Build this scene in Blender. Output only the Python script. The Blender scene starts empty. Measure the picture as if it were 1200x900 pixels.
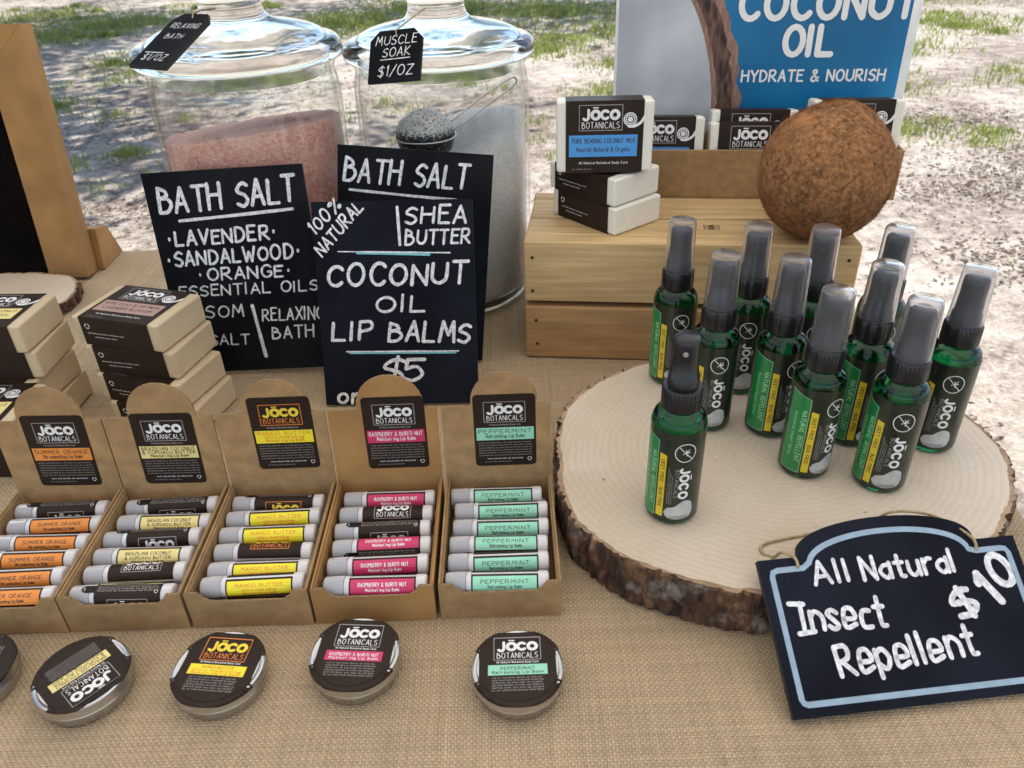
import bpy, bmesh, math, random
from mathutils import Vector, Matrix, noise
random.seed(7)
R = math.radians
S = 0.001                      # everything below is written in millimetres
SC = bpy.context.scene
COL = SC.collection

# ------------------------------------------------------------------ camera, sky, sun, exposure
TH, ROLL, CAMZ = R(32.5), R(2.0), 0.408
cd = bpy.data.cameras.new('camera'); cam = bpy.data.objects.new('camera', cd); COL.objects.link(cam)
cd.sensor_width = 36; cd.lens = 36*930/1200; cd.clip_start = 0.01; cd.clip_end = 400
fw = Vector((0, math.cos(TH), -math.sin(TH))); r0 = Vector((1, 0, 0)); u0 = r0.cross(fw)
rt = math.cos(ROLL)*r0 - math.sin(ROLL)*u0; up = math.sin(ROLL)*r0 + math.cos(ROLL)*u0
M4 = Matrix((rt, up, -fw)).transposed().to_4x4(); M4.translation = (0, 0, CAMZ)
cam.matrix_world = M4
SC.camera = cam
cd.dof.use_dof = True; cd.dof.focus_distance = .66; cd.dof.aperture_fstop = 17

SUN_EL, SUN_AZ = R(62), R(28)          # azimuth measured from +Y (away from the camera) towards +X
w = bpy.data.worlds.new('World'); SC.world = w; w.use_nodes = True
nt = w.node_tree; bg = nt.nodes['Background']
sky = nt.nodes.new('ShaderNodeTexSky'); sky.sky_type = 'NISHITA'; sky.sun_disc = False
sky.sun_elevation = SUN_EL; sky.sun_rotation = SUN_AZ
nt.links.new(sky.outputs[0], bg.inputs[0]); bg.inputs[1].default_value = 0.14
sl = bpy.data.lights.new('sun', 'SUN'); sl.energy = 4.6; sl.angle = R(0.6); sl.color = (1, .95, .87)
so = bpy.data.objects.new('sun', sl); COL.objects.link(so)
sd = Vector((math.sin(SUN_AZ)*math.cos(SUN_EL), math.cos(SUN_AZ)*math.cos(SUN_EL), math.sin(SUN_EL)))
so.rotation_euler = sd.to_track_quat('Z', 'Y').to_euler(); so.location = (2, 4, 8)
SC.view_settings.view_transform = 'Standard'; SC.view_settings.look = 'None'
SC.view_settings.exposure = 1.05; SC.view_settings.gamma = 1
SC.render.engine = 'CYCLES'
cy = SC.cycles
cy.use_denoising = True
cy.max_bounces = 12; cy.transmission_bounces = 10; cy.transparent_max_bounces = 24
cy.diffuse_bounces = 4; cy.glossy_bounces = 4
cy.caustics_reflective = False; cy.caustics_refractive = False

# ------------------------------------------------------------------ materials
MATS = {}
def mat(name, col, rough=.6, metal=0, var=.12, vscale=40, bump=0, bscale=300, trans=0, sss=0, coat=0, ior=1.45,
        col2=None, stretch=None, spec=.5, alpha=1, blotch=0):
    if name in MATS: return MATS[name]
    m = bpy.data.materials.new(name); m.use_nodes = True; MATS[name] = m
    n = m.node_tree; b = n.nodes['Principled BSDF']; L = n.links.new
    b.inputs['Roughness'].default_value = rough; b.inputs['Metallic'].default_value = metal
    b.inputs['Transmission Weight'].default_value = trans; b.inputs['IOR'].default_value = ior
    b.inputs['Coat Weight'].default_value = coat; b.inputs['Specular IOR Level'].default_value = spec
    b.inputs['Alpha'].default_value = alpha
    if sss:
        b.inputs['Subsurface Weight'].default_value = sss; b.inputs['Subsurface Radius'].default_value = (.006, .004, .003)
        b.inputs['Subsurface Scale'].default_value = 1.0
    tc = n.nodes.new('ShaderNodeTexCoord'); mp = n.nodes.new('ShaderNodeMapping')
    L(tc.outputs['Object'], mp.inputs[0])
    if stretch: mp.inputs['Scale'].default_value = stretch
    nz = n.nodes.new('ShaderNodeTexNoise'); nz.inputs['Scale'].default_value = vscale; nz.inputs['Detail'].default_value = 6
    L(mp.outputs[0], nz.inputs['Vector'])
    c1 = (*[max(0, c*(1-var)) for c in col], 1)
    c2 = (*(col2 if col2 else [min(1, c*(1+var)) for c in col]), 1)
    cr = n.nodes.new('ShaderNodeValToRGB'); cr.color_ramp.elements[0].position = .35; cr.color_ramp.elements[1].position = .65
    cr.color_ramp.elements[0].color = c1; cr.color_ramp.elements[1].color = c2
    L(nz.outputs[0], cr.inputs[0])
    out = cr.outputs[0]
    if blotch:
        n2 = n.nodes.new('ShaderNodeTexNoise'); n2.inputs['Scale'].default_value = blotch; n2.inputs['Detail'].default_value = 8
        L(tc.outputs['Object'], n2.inputs['Vector'])
        mr = n.nodes.new('ShaderNodeMapRange'); mr.inputs[1].default_value = .3; mr.inputs[2].default_value = .7
        mr.inputs[3].default_value = .82; mr.inputs[4].default_value = 1.12
        L(n2.outputs[0], mr.inputs[0])
        mx = n.nodes.new('ShaderNodeVectorMath'); mx.operation = 'SCALE'
        L(out, mx.inputs[0]); L(mr.outputs[0], mx.inputs['Scale']); out = mx.outputs[0]
    L(out, b.inputs['Base Color'])
    if bump:
        nb = n.nodes.new('ShaderNodeTexNoise'); nb.inputs['Scale'].default_value = bscale; nb.inputs['Detail'].default_value = 5
        L(mp.outputs[0], nb.inputs['Vector'])
        bp = n.nodes.new('ShaderNodeBump'); bp.inputs['Strength'].default_value = bump; bp.inputs['Distance'].default_value = .001
        L(nb.outputs[0], bp.inputs['Height']); L(bp.outputs[0], b.inputs['Normal'])
    return m

mat('kraft', (.345, .210, .092), .8, var=.13, vscale=110, bump=.15, bscale=900, blotch=12)
mat('kraft_warm', (.37, .195, .065), .8, var=.10, vscale=25, bump=.15, bscale=900, blotch=12)
mat('kraft_edge', (.25, .15, .075), .85, var=.3, vscale=500)
mat('label_dark', (.026, .015, .010), .45, var=.15, spec=.22)
mat('label_black', (.007, .006, .007), .4, var=.15, spec=.3)
mat('ink_white', (.80, .78, .76), .5, var=.03)
mat('ink_grey', (.33, .30, .28), .5, var=.1)
mat('ink_dark', (.05, .035, .03), .5, var=.1)
mat('ink_yellow', (.85, .62, .05), .5, var=.05)
mat('ink_orange', (.75, .22, .04), .5, var=.05)
mat('band_orange', (.80, .27, .05), .45, var=.05)
mat('band_cream', (.80, .66, .26), .45, var=.05)
mat('band_yellow', (.86, .72, .03), .45, var=.05)
mat('band_pink', (.58, .035, .12), .45, var=.05)
mat('band_mint', (.30, .66, .46), .45, var=.05)
mat('band_blue', (.07, .30, .66), .45, var=.05)
mat('band_rose', (.42, .27, .22), .45, var=.05)
mat('tube_clear', (.88, .87, .91), .2, trans=.56, var=.03, ior=1.25)
mat('tube_white', (.78, .74, .74), .3, trans=.15, var=.04, sss=.2)
mat('tube_band', (.62, .55, .55), .35, var=.05)
mat('tin_metal', (.50, .50, .50), .24, metal=1, var=.06, vscale=60, bump=.03, bscale=200)
mat('soap_cream', (.60, .47, .30), .5, var=.09, vscale=30, bump=.25, bscale=60, sss=.15, coat=.1)
mat('soap_white', (.80, .76, .66), .42, var=.04, vscale=30, bump=.2, bscale=60, sss=.2, coat=.1)
mat('chalkboard', (.0035, .0045, .007), .8, var=.35, vscale=14, col2=(.011, .012, .015), bump=.1, bscale=500, spec=.16)
mat('chalkboard_sky_tint', (.005, .006, .013), .8, var=.3, vscale=14, col2=(.010, .012, .021), bump=.1, bscale=500, spec=.18)  # blue of the reflected sky put into the board colour
mat('chalk_white', (.72, .72, .73), .9, var=.30, vscale=330, col2=(.84, .84, .84), bump=.3)
mat('chalk_teal', (.18, .48, .52), .8, var=.15, vscale=250)
mat('chalk_blue', (.29, .38, .46), .7, var=.08, vscale=120)
mat('board_edge', (.03, .025, .022), .8)
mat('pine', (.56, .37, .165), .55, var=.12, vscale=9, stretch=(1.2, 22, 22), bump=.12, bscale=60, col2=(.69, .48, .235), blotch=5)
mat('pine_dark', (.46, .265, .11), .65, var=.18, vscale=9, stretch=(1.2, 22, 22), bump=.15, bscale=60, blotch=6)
mat('gap_shade_nail', (.05, .025, .015), .9)
mat('ink_brown', (.05, .022, .012), .9)
mat('spray_black', (.012, .011, .013), .32, var=.1, coat=.2)
mat('cap_clear', (.95, .95, .98), .12, trans=.93, var=.01, ior=1.3)
mat('pump_grey', (.24, .245, .27), .35, var=.1, coat=.3)
mat('pet_green', (.004, .17, .05), .05, trans=1, var=.1, ior=1.42)
mat('spray_label', (.040, .050, .034), .33, metal=.65, var=.2, vscale=60, coat=.3)
mat('panel_green', (.012, .20, .050), .3, var=.08, coat=.3)
mat('panel_yellow', (.72, .52, .02), .35, var=.05, coat=.3)
mat('panel_grey', (.52, .54, .54), .3, metal=.2, var=.15, vscale=150, coat=.3)
mat('ink_leaf', (.25, .52, .26), .4)
mat('coco_husk', (.37, .155, .055), .9, var=.4, vscale=60, stretch=(1, 1, .8), bump=1, bscale=500, blotch=14)
mat('coco_fibre', (.35, .145, .050), .85, var=.5, vscale=260, col2=(.64, .32, .13))
mat('poster_blue', (.002, .13, .32), .42, var=.22, vscale=5, col2=(.003, .20, .42), blotch=6)
mat('poster_flesh', (.44, .46, .50), .42, var=.16, vscale=9, col2=(.58, .60, .63), blotch=16)
mat('poster_flesh_shade', (.36, .39, .42), .42, var=.10, vscale=7)
mat('poster_rim', (.035, .015, .012), .45, var=.5, vscale=60, stretch=(4, 1, 1), col2=(.17, .085, .06))
mat('poster_rind', (.27, .15, .11), .45, var=.3, vscale=90, stretch=(4, 1, 1))
mat('foam_white', (.78, .77, .74), .6)
mat('twine', (.40, .30, .16), .9, var=.25, vscale=400, bump=.5, bscale=800)
mat('steel', (.55, .55, .54), .3, metal=1)
mat('canopy_cloth', (.78, .76, .72), .8)
mat('aluminium', (.6, .6, .6), .4, metal=1)
mat('blue_plastic', (.02, .22, .65), .35)
mat('table_wood', (.4, .3, .2), .6)
mat('dark_card', (.006, .004, .004), .9, spec=.05, var=.4, vscale=14)

def nodes_of(name, rough=.8):
    m = bpy.data.materials.new(name); m.use_nodes = True; MATS[name] = m
    n = m.node_tree; b = n.nodes['Principled BSDF']; b.inputs['Roughness'].default_value = rough
    tc = n.nodes.new('ShaderNodeTexCoord')
    return m, n, b, n.links.new, tc
def ramp(n, els):
    cr = n.nodes.new('ShaderNodeValToRGB'); e = cr.color_ramp.elements
    while len(e) < len(els): e.new(.5)
    for x, (p, c) in zip(e, els): x.position = p; x.color = (*c, 1) if len(c) == 3 else c
    return cr
def noise_node(n, L, vec, scale, detail=6, rough=.55):
    z = n.nodes.new('ShaderNodeTexNoise'); z.inputs['Scale'].default_value = scale; z.inputs['Detail'].default_value = detail
    z.inputs['Roughness'].default_value = rough; L(vec, z.inputs['Vector']); return z
def math_node(n, L, op, a, b_=None):
    z = n.nodes.new('ShaderNodeMath'); z.operation = op
    for i, v in enumerate((a, b_)):
        if v is None: continue
        if isinstance(v, (int, float)): z.inputs[i].default_value = v
        else: L(v, z.inputs[i])
    return z.outputs[0]

# burlap: plain weave of uneven threads
m, n, b, L, tc = nodes_of('burlap', .95)
dz = noise_node(n, L, tc.outputs['Object'], 35, 4)
sub = n.nodes.new('ShaderNodeVectorMath'); sub.operation = 'SUBTRACT'; L(dz.outputs['Color'], sub.inputs[0]); sub.inputs[1].default_value = (.5, .5, .5)
scl = n.nodes.new('ShaderNodeVectorMath'); scl.operation = 'SCALE'; L(sub.outputs[0], scl.inputs[0]); scl.inputs['Scale'].default_value = .0035
add = n.nodes.new('ShaderNodeVectorMath'); L(tc.outputs['Object'], add.inputs[0]); L(scl.outputs[0], add.inputs[1])
sx = n.nodes.new('ShaderNodeSeparateXYZ'); L(add.outputs[0], sx.inputs[0])
def sn(v, f, ph=0):
    return math_node(n, L, 'SINE', math_node(n, L, 'ADD', math_node(n, L, 'MULTIPLY', v, f), ph))
f = 2*math.pi/.0027            # two threads per period
a1 = sn(sx.outputs[0], f*.75); a2 = sn(sx.outputs[1], f*.75)
prod = math_node(n, L, 'MULTIPLY', a1, a2)
hx = math_node(n, L, 'ABSOLUTE', sn(sx.outputs[0], f*.75, .4)); hy = math_node(n, L, 'ABSOLUTE', sn(sx.outputs[1], f*.75, .4))
h = math_node(n, L, 'ADD', math_node(n, L, 'MULTIPLY', prod, .5), math_node(n, L, 'MULTIPLY', math_node(n, L, 'MULTIPLY', hx, hy), .9))
fz = noise_node(n, L, tc.outputs['Object'], 900, 4)
h = math_node(n, L, 'ADD', h, math_node(n, L, 'MULTIPLY', fz.outputs[0], 1.0))
cr = ramp(n, [(.0, (.17, .110, .055)), (.35, (.36, .250, .140)), (.75, (.51, .38, .235)), (1, (.66, .52, .345))])
mr = n.nodes.new('ShaderNodeMapRange'); L(h, mr.inputs[0]); mr.inputs[1].default_value = -.35; mr.inputs[2].default_value = 1.7
L(mr.outputs[0], cr.inputs[0])
st = n.nodes.new('ShaderNodeMapping'); st.inputs['Scale'].default_value = (2, 160, 1); L(tc.outputs['Object'], st.inputs[0])
z1 = noise_node(n, L, st.outputs[0], 3, 3)
st2 = n.nodes.new('ShaderNodeMapping'); st2.inputs['Scale'].default_value = (160, 2, 1); L(tc.outputs['Object'], st2.inputs[0])
z2 = noise_node(n, L, st2.outputs[0], 3, 3)
z3 = noise_node(n, L, tc.outputs['Object'], 7, 4)
v = math_node(n, L, 'ADD', math_node(n, L, 'ADD', z1.outputs[0], z2.outputs[0]), z3.outputs[0])
v = math_node(n, L, 'ADD', math_node(n, L, 'MULTIPLY', v, .62), .13)
mv = n.nodes.new('ShaderNodeVectorMath'); mv.operation = 'SCALE'; L(cr.outputs[0], mv.inputs[0]); L(v, mv.inputs['Scale'])
L(mv.outputs[0], b.inputs['Base Color'])
bp = n.nodes.new('ShaderNodeBump'); bp.inputs['Distance'].default_value = .0009; bp.inputs['Strength'].default_value = .8
L(h, bp.inputs['Height']); L(bp.outputs[0], b.inputs['Normal'])

# slice top: faint rings, pale, darker towards the bark
m, n, b, L, tc = nodes_of('slice_wood', .6)
dn = noise_node(n, L, tc.outputs['Object'], 6, 4)
ln = n.nodes.new('ShaderNodeVectorMath'); ln.operation = 'LENGTH'
ms = n.nodes.new('ShaderNodeMapping'); ms.inputs['Scale'].default_value = (1, 1.18, 0); L(tc.outputs['Object'], ms.inputs[0]); L(ms.outputs[0], ln.inputs[0])
rr = math_node(n, L, 'ADD', ln.outputs['Value'], math_node(n, L, 'MULTIPLY', dn.outputs[0], .03))
rg = math_node(n, L, 'SINE', math_node(n, L, 'MULTIPLY', rr, 1150))
big = noise_node(n, L, tc.outputs['Object'], 9, 6)
fine = noise_node(n, L, tc.outputs['Object'], 220, 5)
base = ramp(n, [(.3, (.54, .43, .31)), (.7, (.66, .56, .44))]); L(big.outputs[0], base.inputs[0])
k = math_node(n, L, 'ADD', math_node(n, L, 'MULTIPLY', rg, .034), math_node(n, L, 'ADD', math_node(n, L, 'MULTIPLY', fine.outputs[0], .22), .89))
mv = n.nodes.new('ShaderNodeVectorMath'); mv.operation = 'SCALE'; L(base.outputs[0], mv.inputs[0]); L(k, mv.inputs['Scale'])
spn = noise_node(n, L, tc.outputs['Object'], 90, 3); spr = ramp(n, [(.72, (0, 0, 0)), (.78, (1, 1, 1))]); L(spn.outputs[0], spr.inputs[0])
mx = n.nodes.new('ShaderNodeMix'); mx.data_type = 'RGBA'; L(spr.outputs[0], mx.inputs[0]); L(mv.outputs[0], mx.inputs[6]); mx.inputs[7].default_value = (.22, .12, .06, 1)
L(mx.outputs[2], b.inputs['Base Color'])
bp = n.nodes.new('ShaderNodeBump'); bp.inputs['Distance'].default_value = .0005; bp.inputs['Strength'].default_value = .4; L(fine.outputs[0], bp.inputs['Height']); L(bp.outputs[0], b.inputs['Normal'])
mat('slice_rim', (.36, .235, .14), .7, var=.3, vscale=60, bump=.3, bscale=200)

# bark: cracked plates with grey lichen
m, n, b, L, tc = nodes_of('bark', .95)
ms = n.nodes.new('ShaderNodeMapping'); ms.inputs['Scale'].default_value = (1, 1, .45); L(tc.outputs['Object'], ms.inputs[0])
nb = noise_node(n, L, ms.outputs[0], 75, 8, .65); n2 = noise_node(n, L, tc.outputs['Object'], 45, 6)
vb = n.nodes.new('ShaderNodeTexVoronoi'); vb.feature = 'DISTANCE_TO_EDGE'; vb.inputs['Scale'].default_value = 85; L(ms.outputs[0], vb.inputs['Vector'])
cr = ramp(n, [(.34, (.012, .007, .005)), (.5, (.085, .040, .021)), (.64, (.24, .125, .062)), (.82, (.42, .29, .18))]); L(nb.outputs[0], cr.inputs[0])
li = ramp(n, [(.56, (0, 0, 0)), (.66, (1, 1, 1))]); L(n2.outputs[0], li.inputs[0])
mx = n.nodes.new('ShaderNodeMix'); mx.data_type = 'RGBA'; L(math_node(n, L, 'MULTIPLY', li.outputs[0], .5), mx.inputs[0]); L(cr.outputs[0], mx.inputs[6]); mx.inputs[7].default_value = (.36, .32, .27, 1)
L(mx.outputs[2], b.inputs['Base Color'])
hh = math_node(n, L, 'ADD', math_node(n, L, 'MULTIPLY', math_node(n, L, 'MINIMUM', vb.outputs['Distance'], .25), 3), nb.outputs[0])
bp = n.nodes.new('ShaderNodeBump'); bp.inputs['Distance'].default_value = .004; bp.inputs['Strength'].default_value = 1; L(hh, bp.inputs['Height']); L(bp.outputs[0], b.inputs['Normal'])

# salts
for nm, cA, cB in (('salt_pink', (.66, .25, .18), (.90, .56, .48)), ('salt_white', (.80, .79, .77), (.95, .94, .92))):
    m, n, b, L, tc = nodes_of(nm, .7)
    v1 = n.nodes.new('ShaderNodeTexVoronoi'); v1.inputs['Scale'].default_value = 420; L(tc.outputs['Object'], v1.inputs['Vector'])
    z1 = noise_node(n, L, tc.outputs['Object'], 16, 5)
    v = math_node(n, L, 'ADD', math_node(n, L, 'MULTIPLY', v1.outputs['Color'], .5), math_node(n, L, 'MULTIPLY', z1.outputs[0], .6))
    cr = ramp(n, [(.3, cA), (.85, cB)]); L(v, cr.inputs[0]); L(cr.outputs[0], b.inputs['Base Color']); b.inputs['Subsurface Weight'].default_value = .7; b.inputs['Subsurface Radius'].default_value = (.03, .022, .02) if 'pink' in nm else (.03, .03, .03); b.inputs['Subsurface Scale'].default_value = 1
    bp = n.nodes.new('ShaderNodeBump'); bp.inputs['Distance'].default_value = .0012; L(v1.outputs['Distance'], bp.inputs['Height']); L(bp.outputs[0], b.inputs['Normal'])
# speckled bowl of the strainer
m, n, b, L, tc = nodes_of('strainer_mesh', .45)
v1 = noise_node(n, L, tc.outputs['Object'], 520, 2); z1 = n.nodes.new('ShaderNodeSeparateXYZ'); L(tc.outputs['Object'], z1.inputs[0])
hgt = n.nodes.new('ShaderNodeMapRange'); L(z1.outputs[2], hgt.inputs[0]); hgt.inputs[1].default_value = .003; hgt.inputs[2].default_value = .010; hgt.inputs[3].default_value = .13; hgt.inputs[4].default_value = -.12
cr = ramp(n, [(.38, (.50, .50, .48)), (.56, (.012, .012, .012))]); L(math_node(n, L, 'ADD', v1.outputs[0], hgt.outputs[0]), cr.inputs[0]); L(cr.outputs[0], b.inputs['Base Color']); b.inputs['Metallic'].default_value = .3

# clear glass: thin-walled body, solid lid
m = bpy.data.materials.new('jar_glass'); m.use_nodes = True; MATS['jar_glass'] = m; n = m.node_tree; L = n.links.new
n.nodes.remove(n.nodes['Principled BSDF']); o = n.nodes['Material Output']
tr = n.nodes.new('ShaderNodeBsdfTransparent'); tr.inputs[0].default_value = (.985, .99, .985, 1)
gl = n.nodes.new('ShaderNodeBsdfGlossy'); gl.inputs['Roughness'].default_value = .03
fr = n.nodes.new('ShaderNodeFresnel'); ge = n.nodes.new('ShaderNodeNewGeometry'); L(math_node(n, L, 'ADD', 1.45, math_node(n, L, 'MULTIPLY', ge.outputs['Backfacing'], 1/1.45-1.45)), fr.inputs[0])
tc = n.nodes.new('ShaderNodeTexCoord'); nz = noise_node(n, L, tc.outputs['Object'], 14, 2)
bp = n.nodes.new('ShaderNodeBump'); bp.inputs['Distance'].default_value = .004; bp.inputs['Strength'].default_value = .5; L(nz.outputs[0], bp.inputs['Height'])
L(bp.outputs[0], gl.inputs['Normal']); L(bp.outputs[0], fr.inputs['Normal'])
mx = n.nodes.new('ShaderNodeMixShader'); L(math_node(n, L, 'MINIMUM', math_node(n, L, 'ADD', fr.outputs[0], .015), .7), mx.inputs[0]); L(tr.outputs[0], mx.inputs[1]); L(gl.outputs[0], mx.inputs[2]); L(mx.outputs[0], o.inputs[0])
m, n, b, L, tc = nodes_of('lid_glass', .02)
b.inputs['Base Color'].default_value = (.97, .985, .98, 1); b.inputs['Transmission Weight'].default_value = 1; b.inputs['IOR'].default_value = 1.3; b.inputs['Roughness'].default_value = .06
nz = noise_node(n, L, tc.outputs['Object'], 25, 2)
bp = n.nodes.new('ShaderNodeBump'); bp.inputs['Distance'].default_value = .002; bp.inputs['Strength'].default_value = .35; L(nz.outputs[0], bp.inputs['Height']); L(bp.outputs[0], b.inputs['Normal'])

# canopy cloth lets light through
m = MATS['canopy_cloth']; n = m.node_tree; L = n.links.new
tl = n.nodes.new('ShaderNodeBsdfTranslucent'); tl.inputs[0].default_value = (.78, .76, .71, 1)
mx = n.nodes.new('ShaderNodeMixShader'); mx.inputs[0].default_value = .45
L(n.nodes['Principled BSDF'].outputs[0], mx.inputs[1]); L(tl.outputs[0], mx.inputs[2]); L(mx.outputs[0], n.nodes['Material Output'].inputs[0])

# sandy dirt
m, n, b, L, tc = nodes_of('dirt', .95)
g1 = noise_node(n, L, tc.outputs['Object'], 1.1, 8, .6); g2 = noise_node(n, L, tc.outputs['Object'], 14, 8, .7); g3 = noise_node(n, L, tc.outputs['Object'], 75, 6, .8)
v = math_node(n, L, 'ADD', math_node(n, L, 'ADD', math_node(n, L, 'MULTIPLY', g1.outputs[0], .30), math_node(n, L, 'MULTIPLY', g2.outputs[0], .36)), math_node(n, L, 'MULTIPLY', g3.outputs[0], .34))
cr = ramp(n, [(.36, (.060, .042, .032)), (.45, (.15, .115, .092)), (.53, (.34, .295, .25)), (.66, (.56, .515, .465))]); L(v, cr.inputs[0]); L(cr.outputs[0], b.inputs['Base Color'])
bp = n.nodes.new('ShaderNodeBump'); bp.inputs['Distance'].default_value = .03; bp.inputs['Strength'].default_value = .8; L(v, bp.inputs['Height']); L(bp.outputs[0], b.inputs['Normal'])
def leafmat(name, c, tcol):
    m = mat(name, c, .6, var=.3, vscale=3); n = m.node_tree; L = n.links.new
    tl = n.nodes.new('ShaderNodeBsdfTranslucent'); tl.inputs[0].default_value = (*tcol, 1)
    mx = n.nodes.new('ShaderNodeMixShader'); mx.inputs[0].default_value = .4
    L(n.nodes['Principled BSDF'].outputs[0], mx.inputs[1]); L(tl.outputs[0], mx.inputs[2]); L(mx.outputs[0], n.nodes['Material Output'].inputs[0])
for n_n in MATS['coco_husk'].node_tree.nodes:
    if n_n.type == 'BUMP': n_n.inputs['Distance'].default_value = .004
leafmat('grass_blade', (.19, .23, .065), (.34, .38, .10)); leafmat('leaf', (.06, .11, .03), (.1, .18, .03))
mat('litter', (.045, .028, .02), .9, var=.5, vscale=30, col2=(.22, .16, .12)); mat('pebble', (.42, .38, .35), .85, var=.35, vscale=15)
mat('trunk_bark', (.14, .10, .07), .95, var=.4, vscale=6, bump=1, bscale=20)

# ------------------------------------------------------------------ object helpers
def tag(o, label=None, cat=None, group=None, kind=None):
    if label: o['label'] = label
    if cat: o['category'] = cat
    if group: o['group'] = group
    if kind: o['kind'] = kind
    return o
def empty(name, loc=(0, 0, 0), rz=0, label=None, cat=None, group=None):
    o = bpy.data.objects.new(name, None); o.empty_display_size = .01; COL.objects.link(o)
    o.location = Vector(loc)*S; o.rotation_euler = (0, 0, R(rz))
    return tag(o, label, cat, group)
class MB:
    def __init__(s): s.v = []; s.f = []; s.m = []; s.mats = []
    def mi(s, name):
        if name not in s.mats: s.mats.append(name)
        return s.mats.index(name)
    def add(s, vs, fs, mt):
        k = len(s.v); s.v += [tuple(v) for v in vs]; i = s.mi(mt)
        for f in fs: s.f.append([k+j for j in f]); s.m.append(i)
    def box(s, x0, x1, y0, y1, z0, z1, mt, tf=None):
        vs = [(x, y, z) for z in (z0, z1) for y in (y0, y1) for x in (x0, x1)]
        if tf: vs = [tf(Vector(v)) for v in vs]
        s.add(vs, [(0, 2, 3, 1), (4, 5, 7, 6), (0, 1, 5, 4), (2, 6, 7, 3), (0, 4, 6, 2), (1, 3, 7, 5)], mt)
    def lathe(s, prof, mt, n=32, tf=None, closed=False):
        vs = []; fs = []
        for r_, z in prof:
            for i in range(n):
                a = 2*math.pi*i/n; vs.append(Vector((r_*math.sin(a), -r_*math.cos(a), z)))
        m_ = len(prof)
        for j in range(m_-1 + (1 if closed else 0)):
            for i in range(n):
                a, b_ = j*n+i, j*n+(i+1) % n; c, d = ((j+1) % m_)*n+(i+1) % n, ((j+1) % m_)*n+i
                fs.append((a, b_, c, d))
        if not closed:
            if prof[0][0] > .01: fs.append(tuple(range(n-1, -1, -1)))
            if prof[-1][0] > .01: fs.append(tuple((m_-1)*n+i for i in range(n)))
        if tf: vs = [tf(v) for v in vs]
        s.add(vs, fs, mt)
    def tube(s, pts, r_, mt, n=8, taper=None):
        pts = [Vector(p) for p in pts]; vs = []; fs = []; prev = None
        for i, p in enumerate(pts):
            t = (pts[min(i+1, len(pts)-1)]-pts[max(i-1, 0)]).normalized()
            q = t.orthogonal().normalized() if prev is None else (prev - t*prev.dot(t)).normalized()
            prev = q; w_ = t.cross(q); rr_ = r_*(taper(i/(len(pts)-1)) if taper else 1)
            for k in range(n):
                a = 2*math.pi*k/n; vs.append(p + (q*math.cos(a)+w_*math.sin(a))*rr_)
        for i in range(len(pts)-1):
            for k in range(n): fs.append((i*n+k, i*n+(k+1) % n, (i+1)*n+(k+1) % n, (i+1)*n+k))
        fs.append(tuple(range(n-1, -1, -1))); fs.append(tuple((len(pts)-1)*n+k for k in range(n)))
        s.add(vs, fs, mt)
    def prism(s, outline, z0, z1, mt, tf=None, mt_side=None):
        k = len(outline)
        A = [Vector((x, y, z0)) for x, y in outline]; B = [Vector((x, y, z1)) for x, y in outline]
        vs = A+B
        if tf: vs = [tf(v) for v in vs]
        s.add(vs, [tuple(range(k-1, -1, -1)), tuple(range(k, 2*k))], mt)
        s.add(vs, [(i, (i+1) % k, k+(i+1) % k, k+i) for i in range(k)], mt_side or mt)
    def mesh(s, name, smooth=None):
        me = bpy.data.meshes.new(name)
        me.from_pydata([(x*S, y*S, z*S) for x, y, z in s.v], [], s.f)
        for x in s.mats: me.materials.append(MATS[x])
        me.polygons.foreach_set('material_index', s.m)
        if smooth:
            me.polygons.foreach_set('use_smooth', [True]*len(s.f)); me.set_sharp_from_angle(angle=R(smooth))
        me.update()
        return me
    def build(s, name, parent=None, smooth=None, bevel=0, seg=2, loc=None):
        return link(name, s.mesh(name, smooth), parent, bevel, seg, loc)
def link(name, me, parent=None, bevel=0, seg=2, loc=None):
    o = bpy.data.objects.new(name, me); COL.objects.link(o)
    if parent: o.parent = parent
    if loc: o.location = Vector(loc)*S
    if bevel:
        bv = o.modifiers.new('bevel', 'BEVEL'); bv.width = bevel*S; bv.segments = seg; bv.limit_method = 'ANGLE'; bv.angle_limit = R(40)
        if seg > 1:
            me.polygons.foreach_set('use_smooth', [True]*len(me.polygons)); me.set_sharp_from_angle(angle=R(50)); bv.harden_normals = True
    return o
CH = {}
def children(o):
    return [c for c in list(COL.objects) if c.parent == o]
def copy_tree(o, parent=None):
    c = o.copy(); COL.objects.link(c); c.parent = parent
    for ch in children(o): copy_tree(ch, c)
    return c

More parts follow.
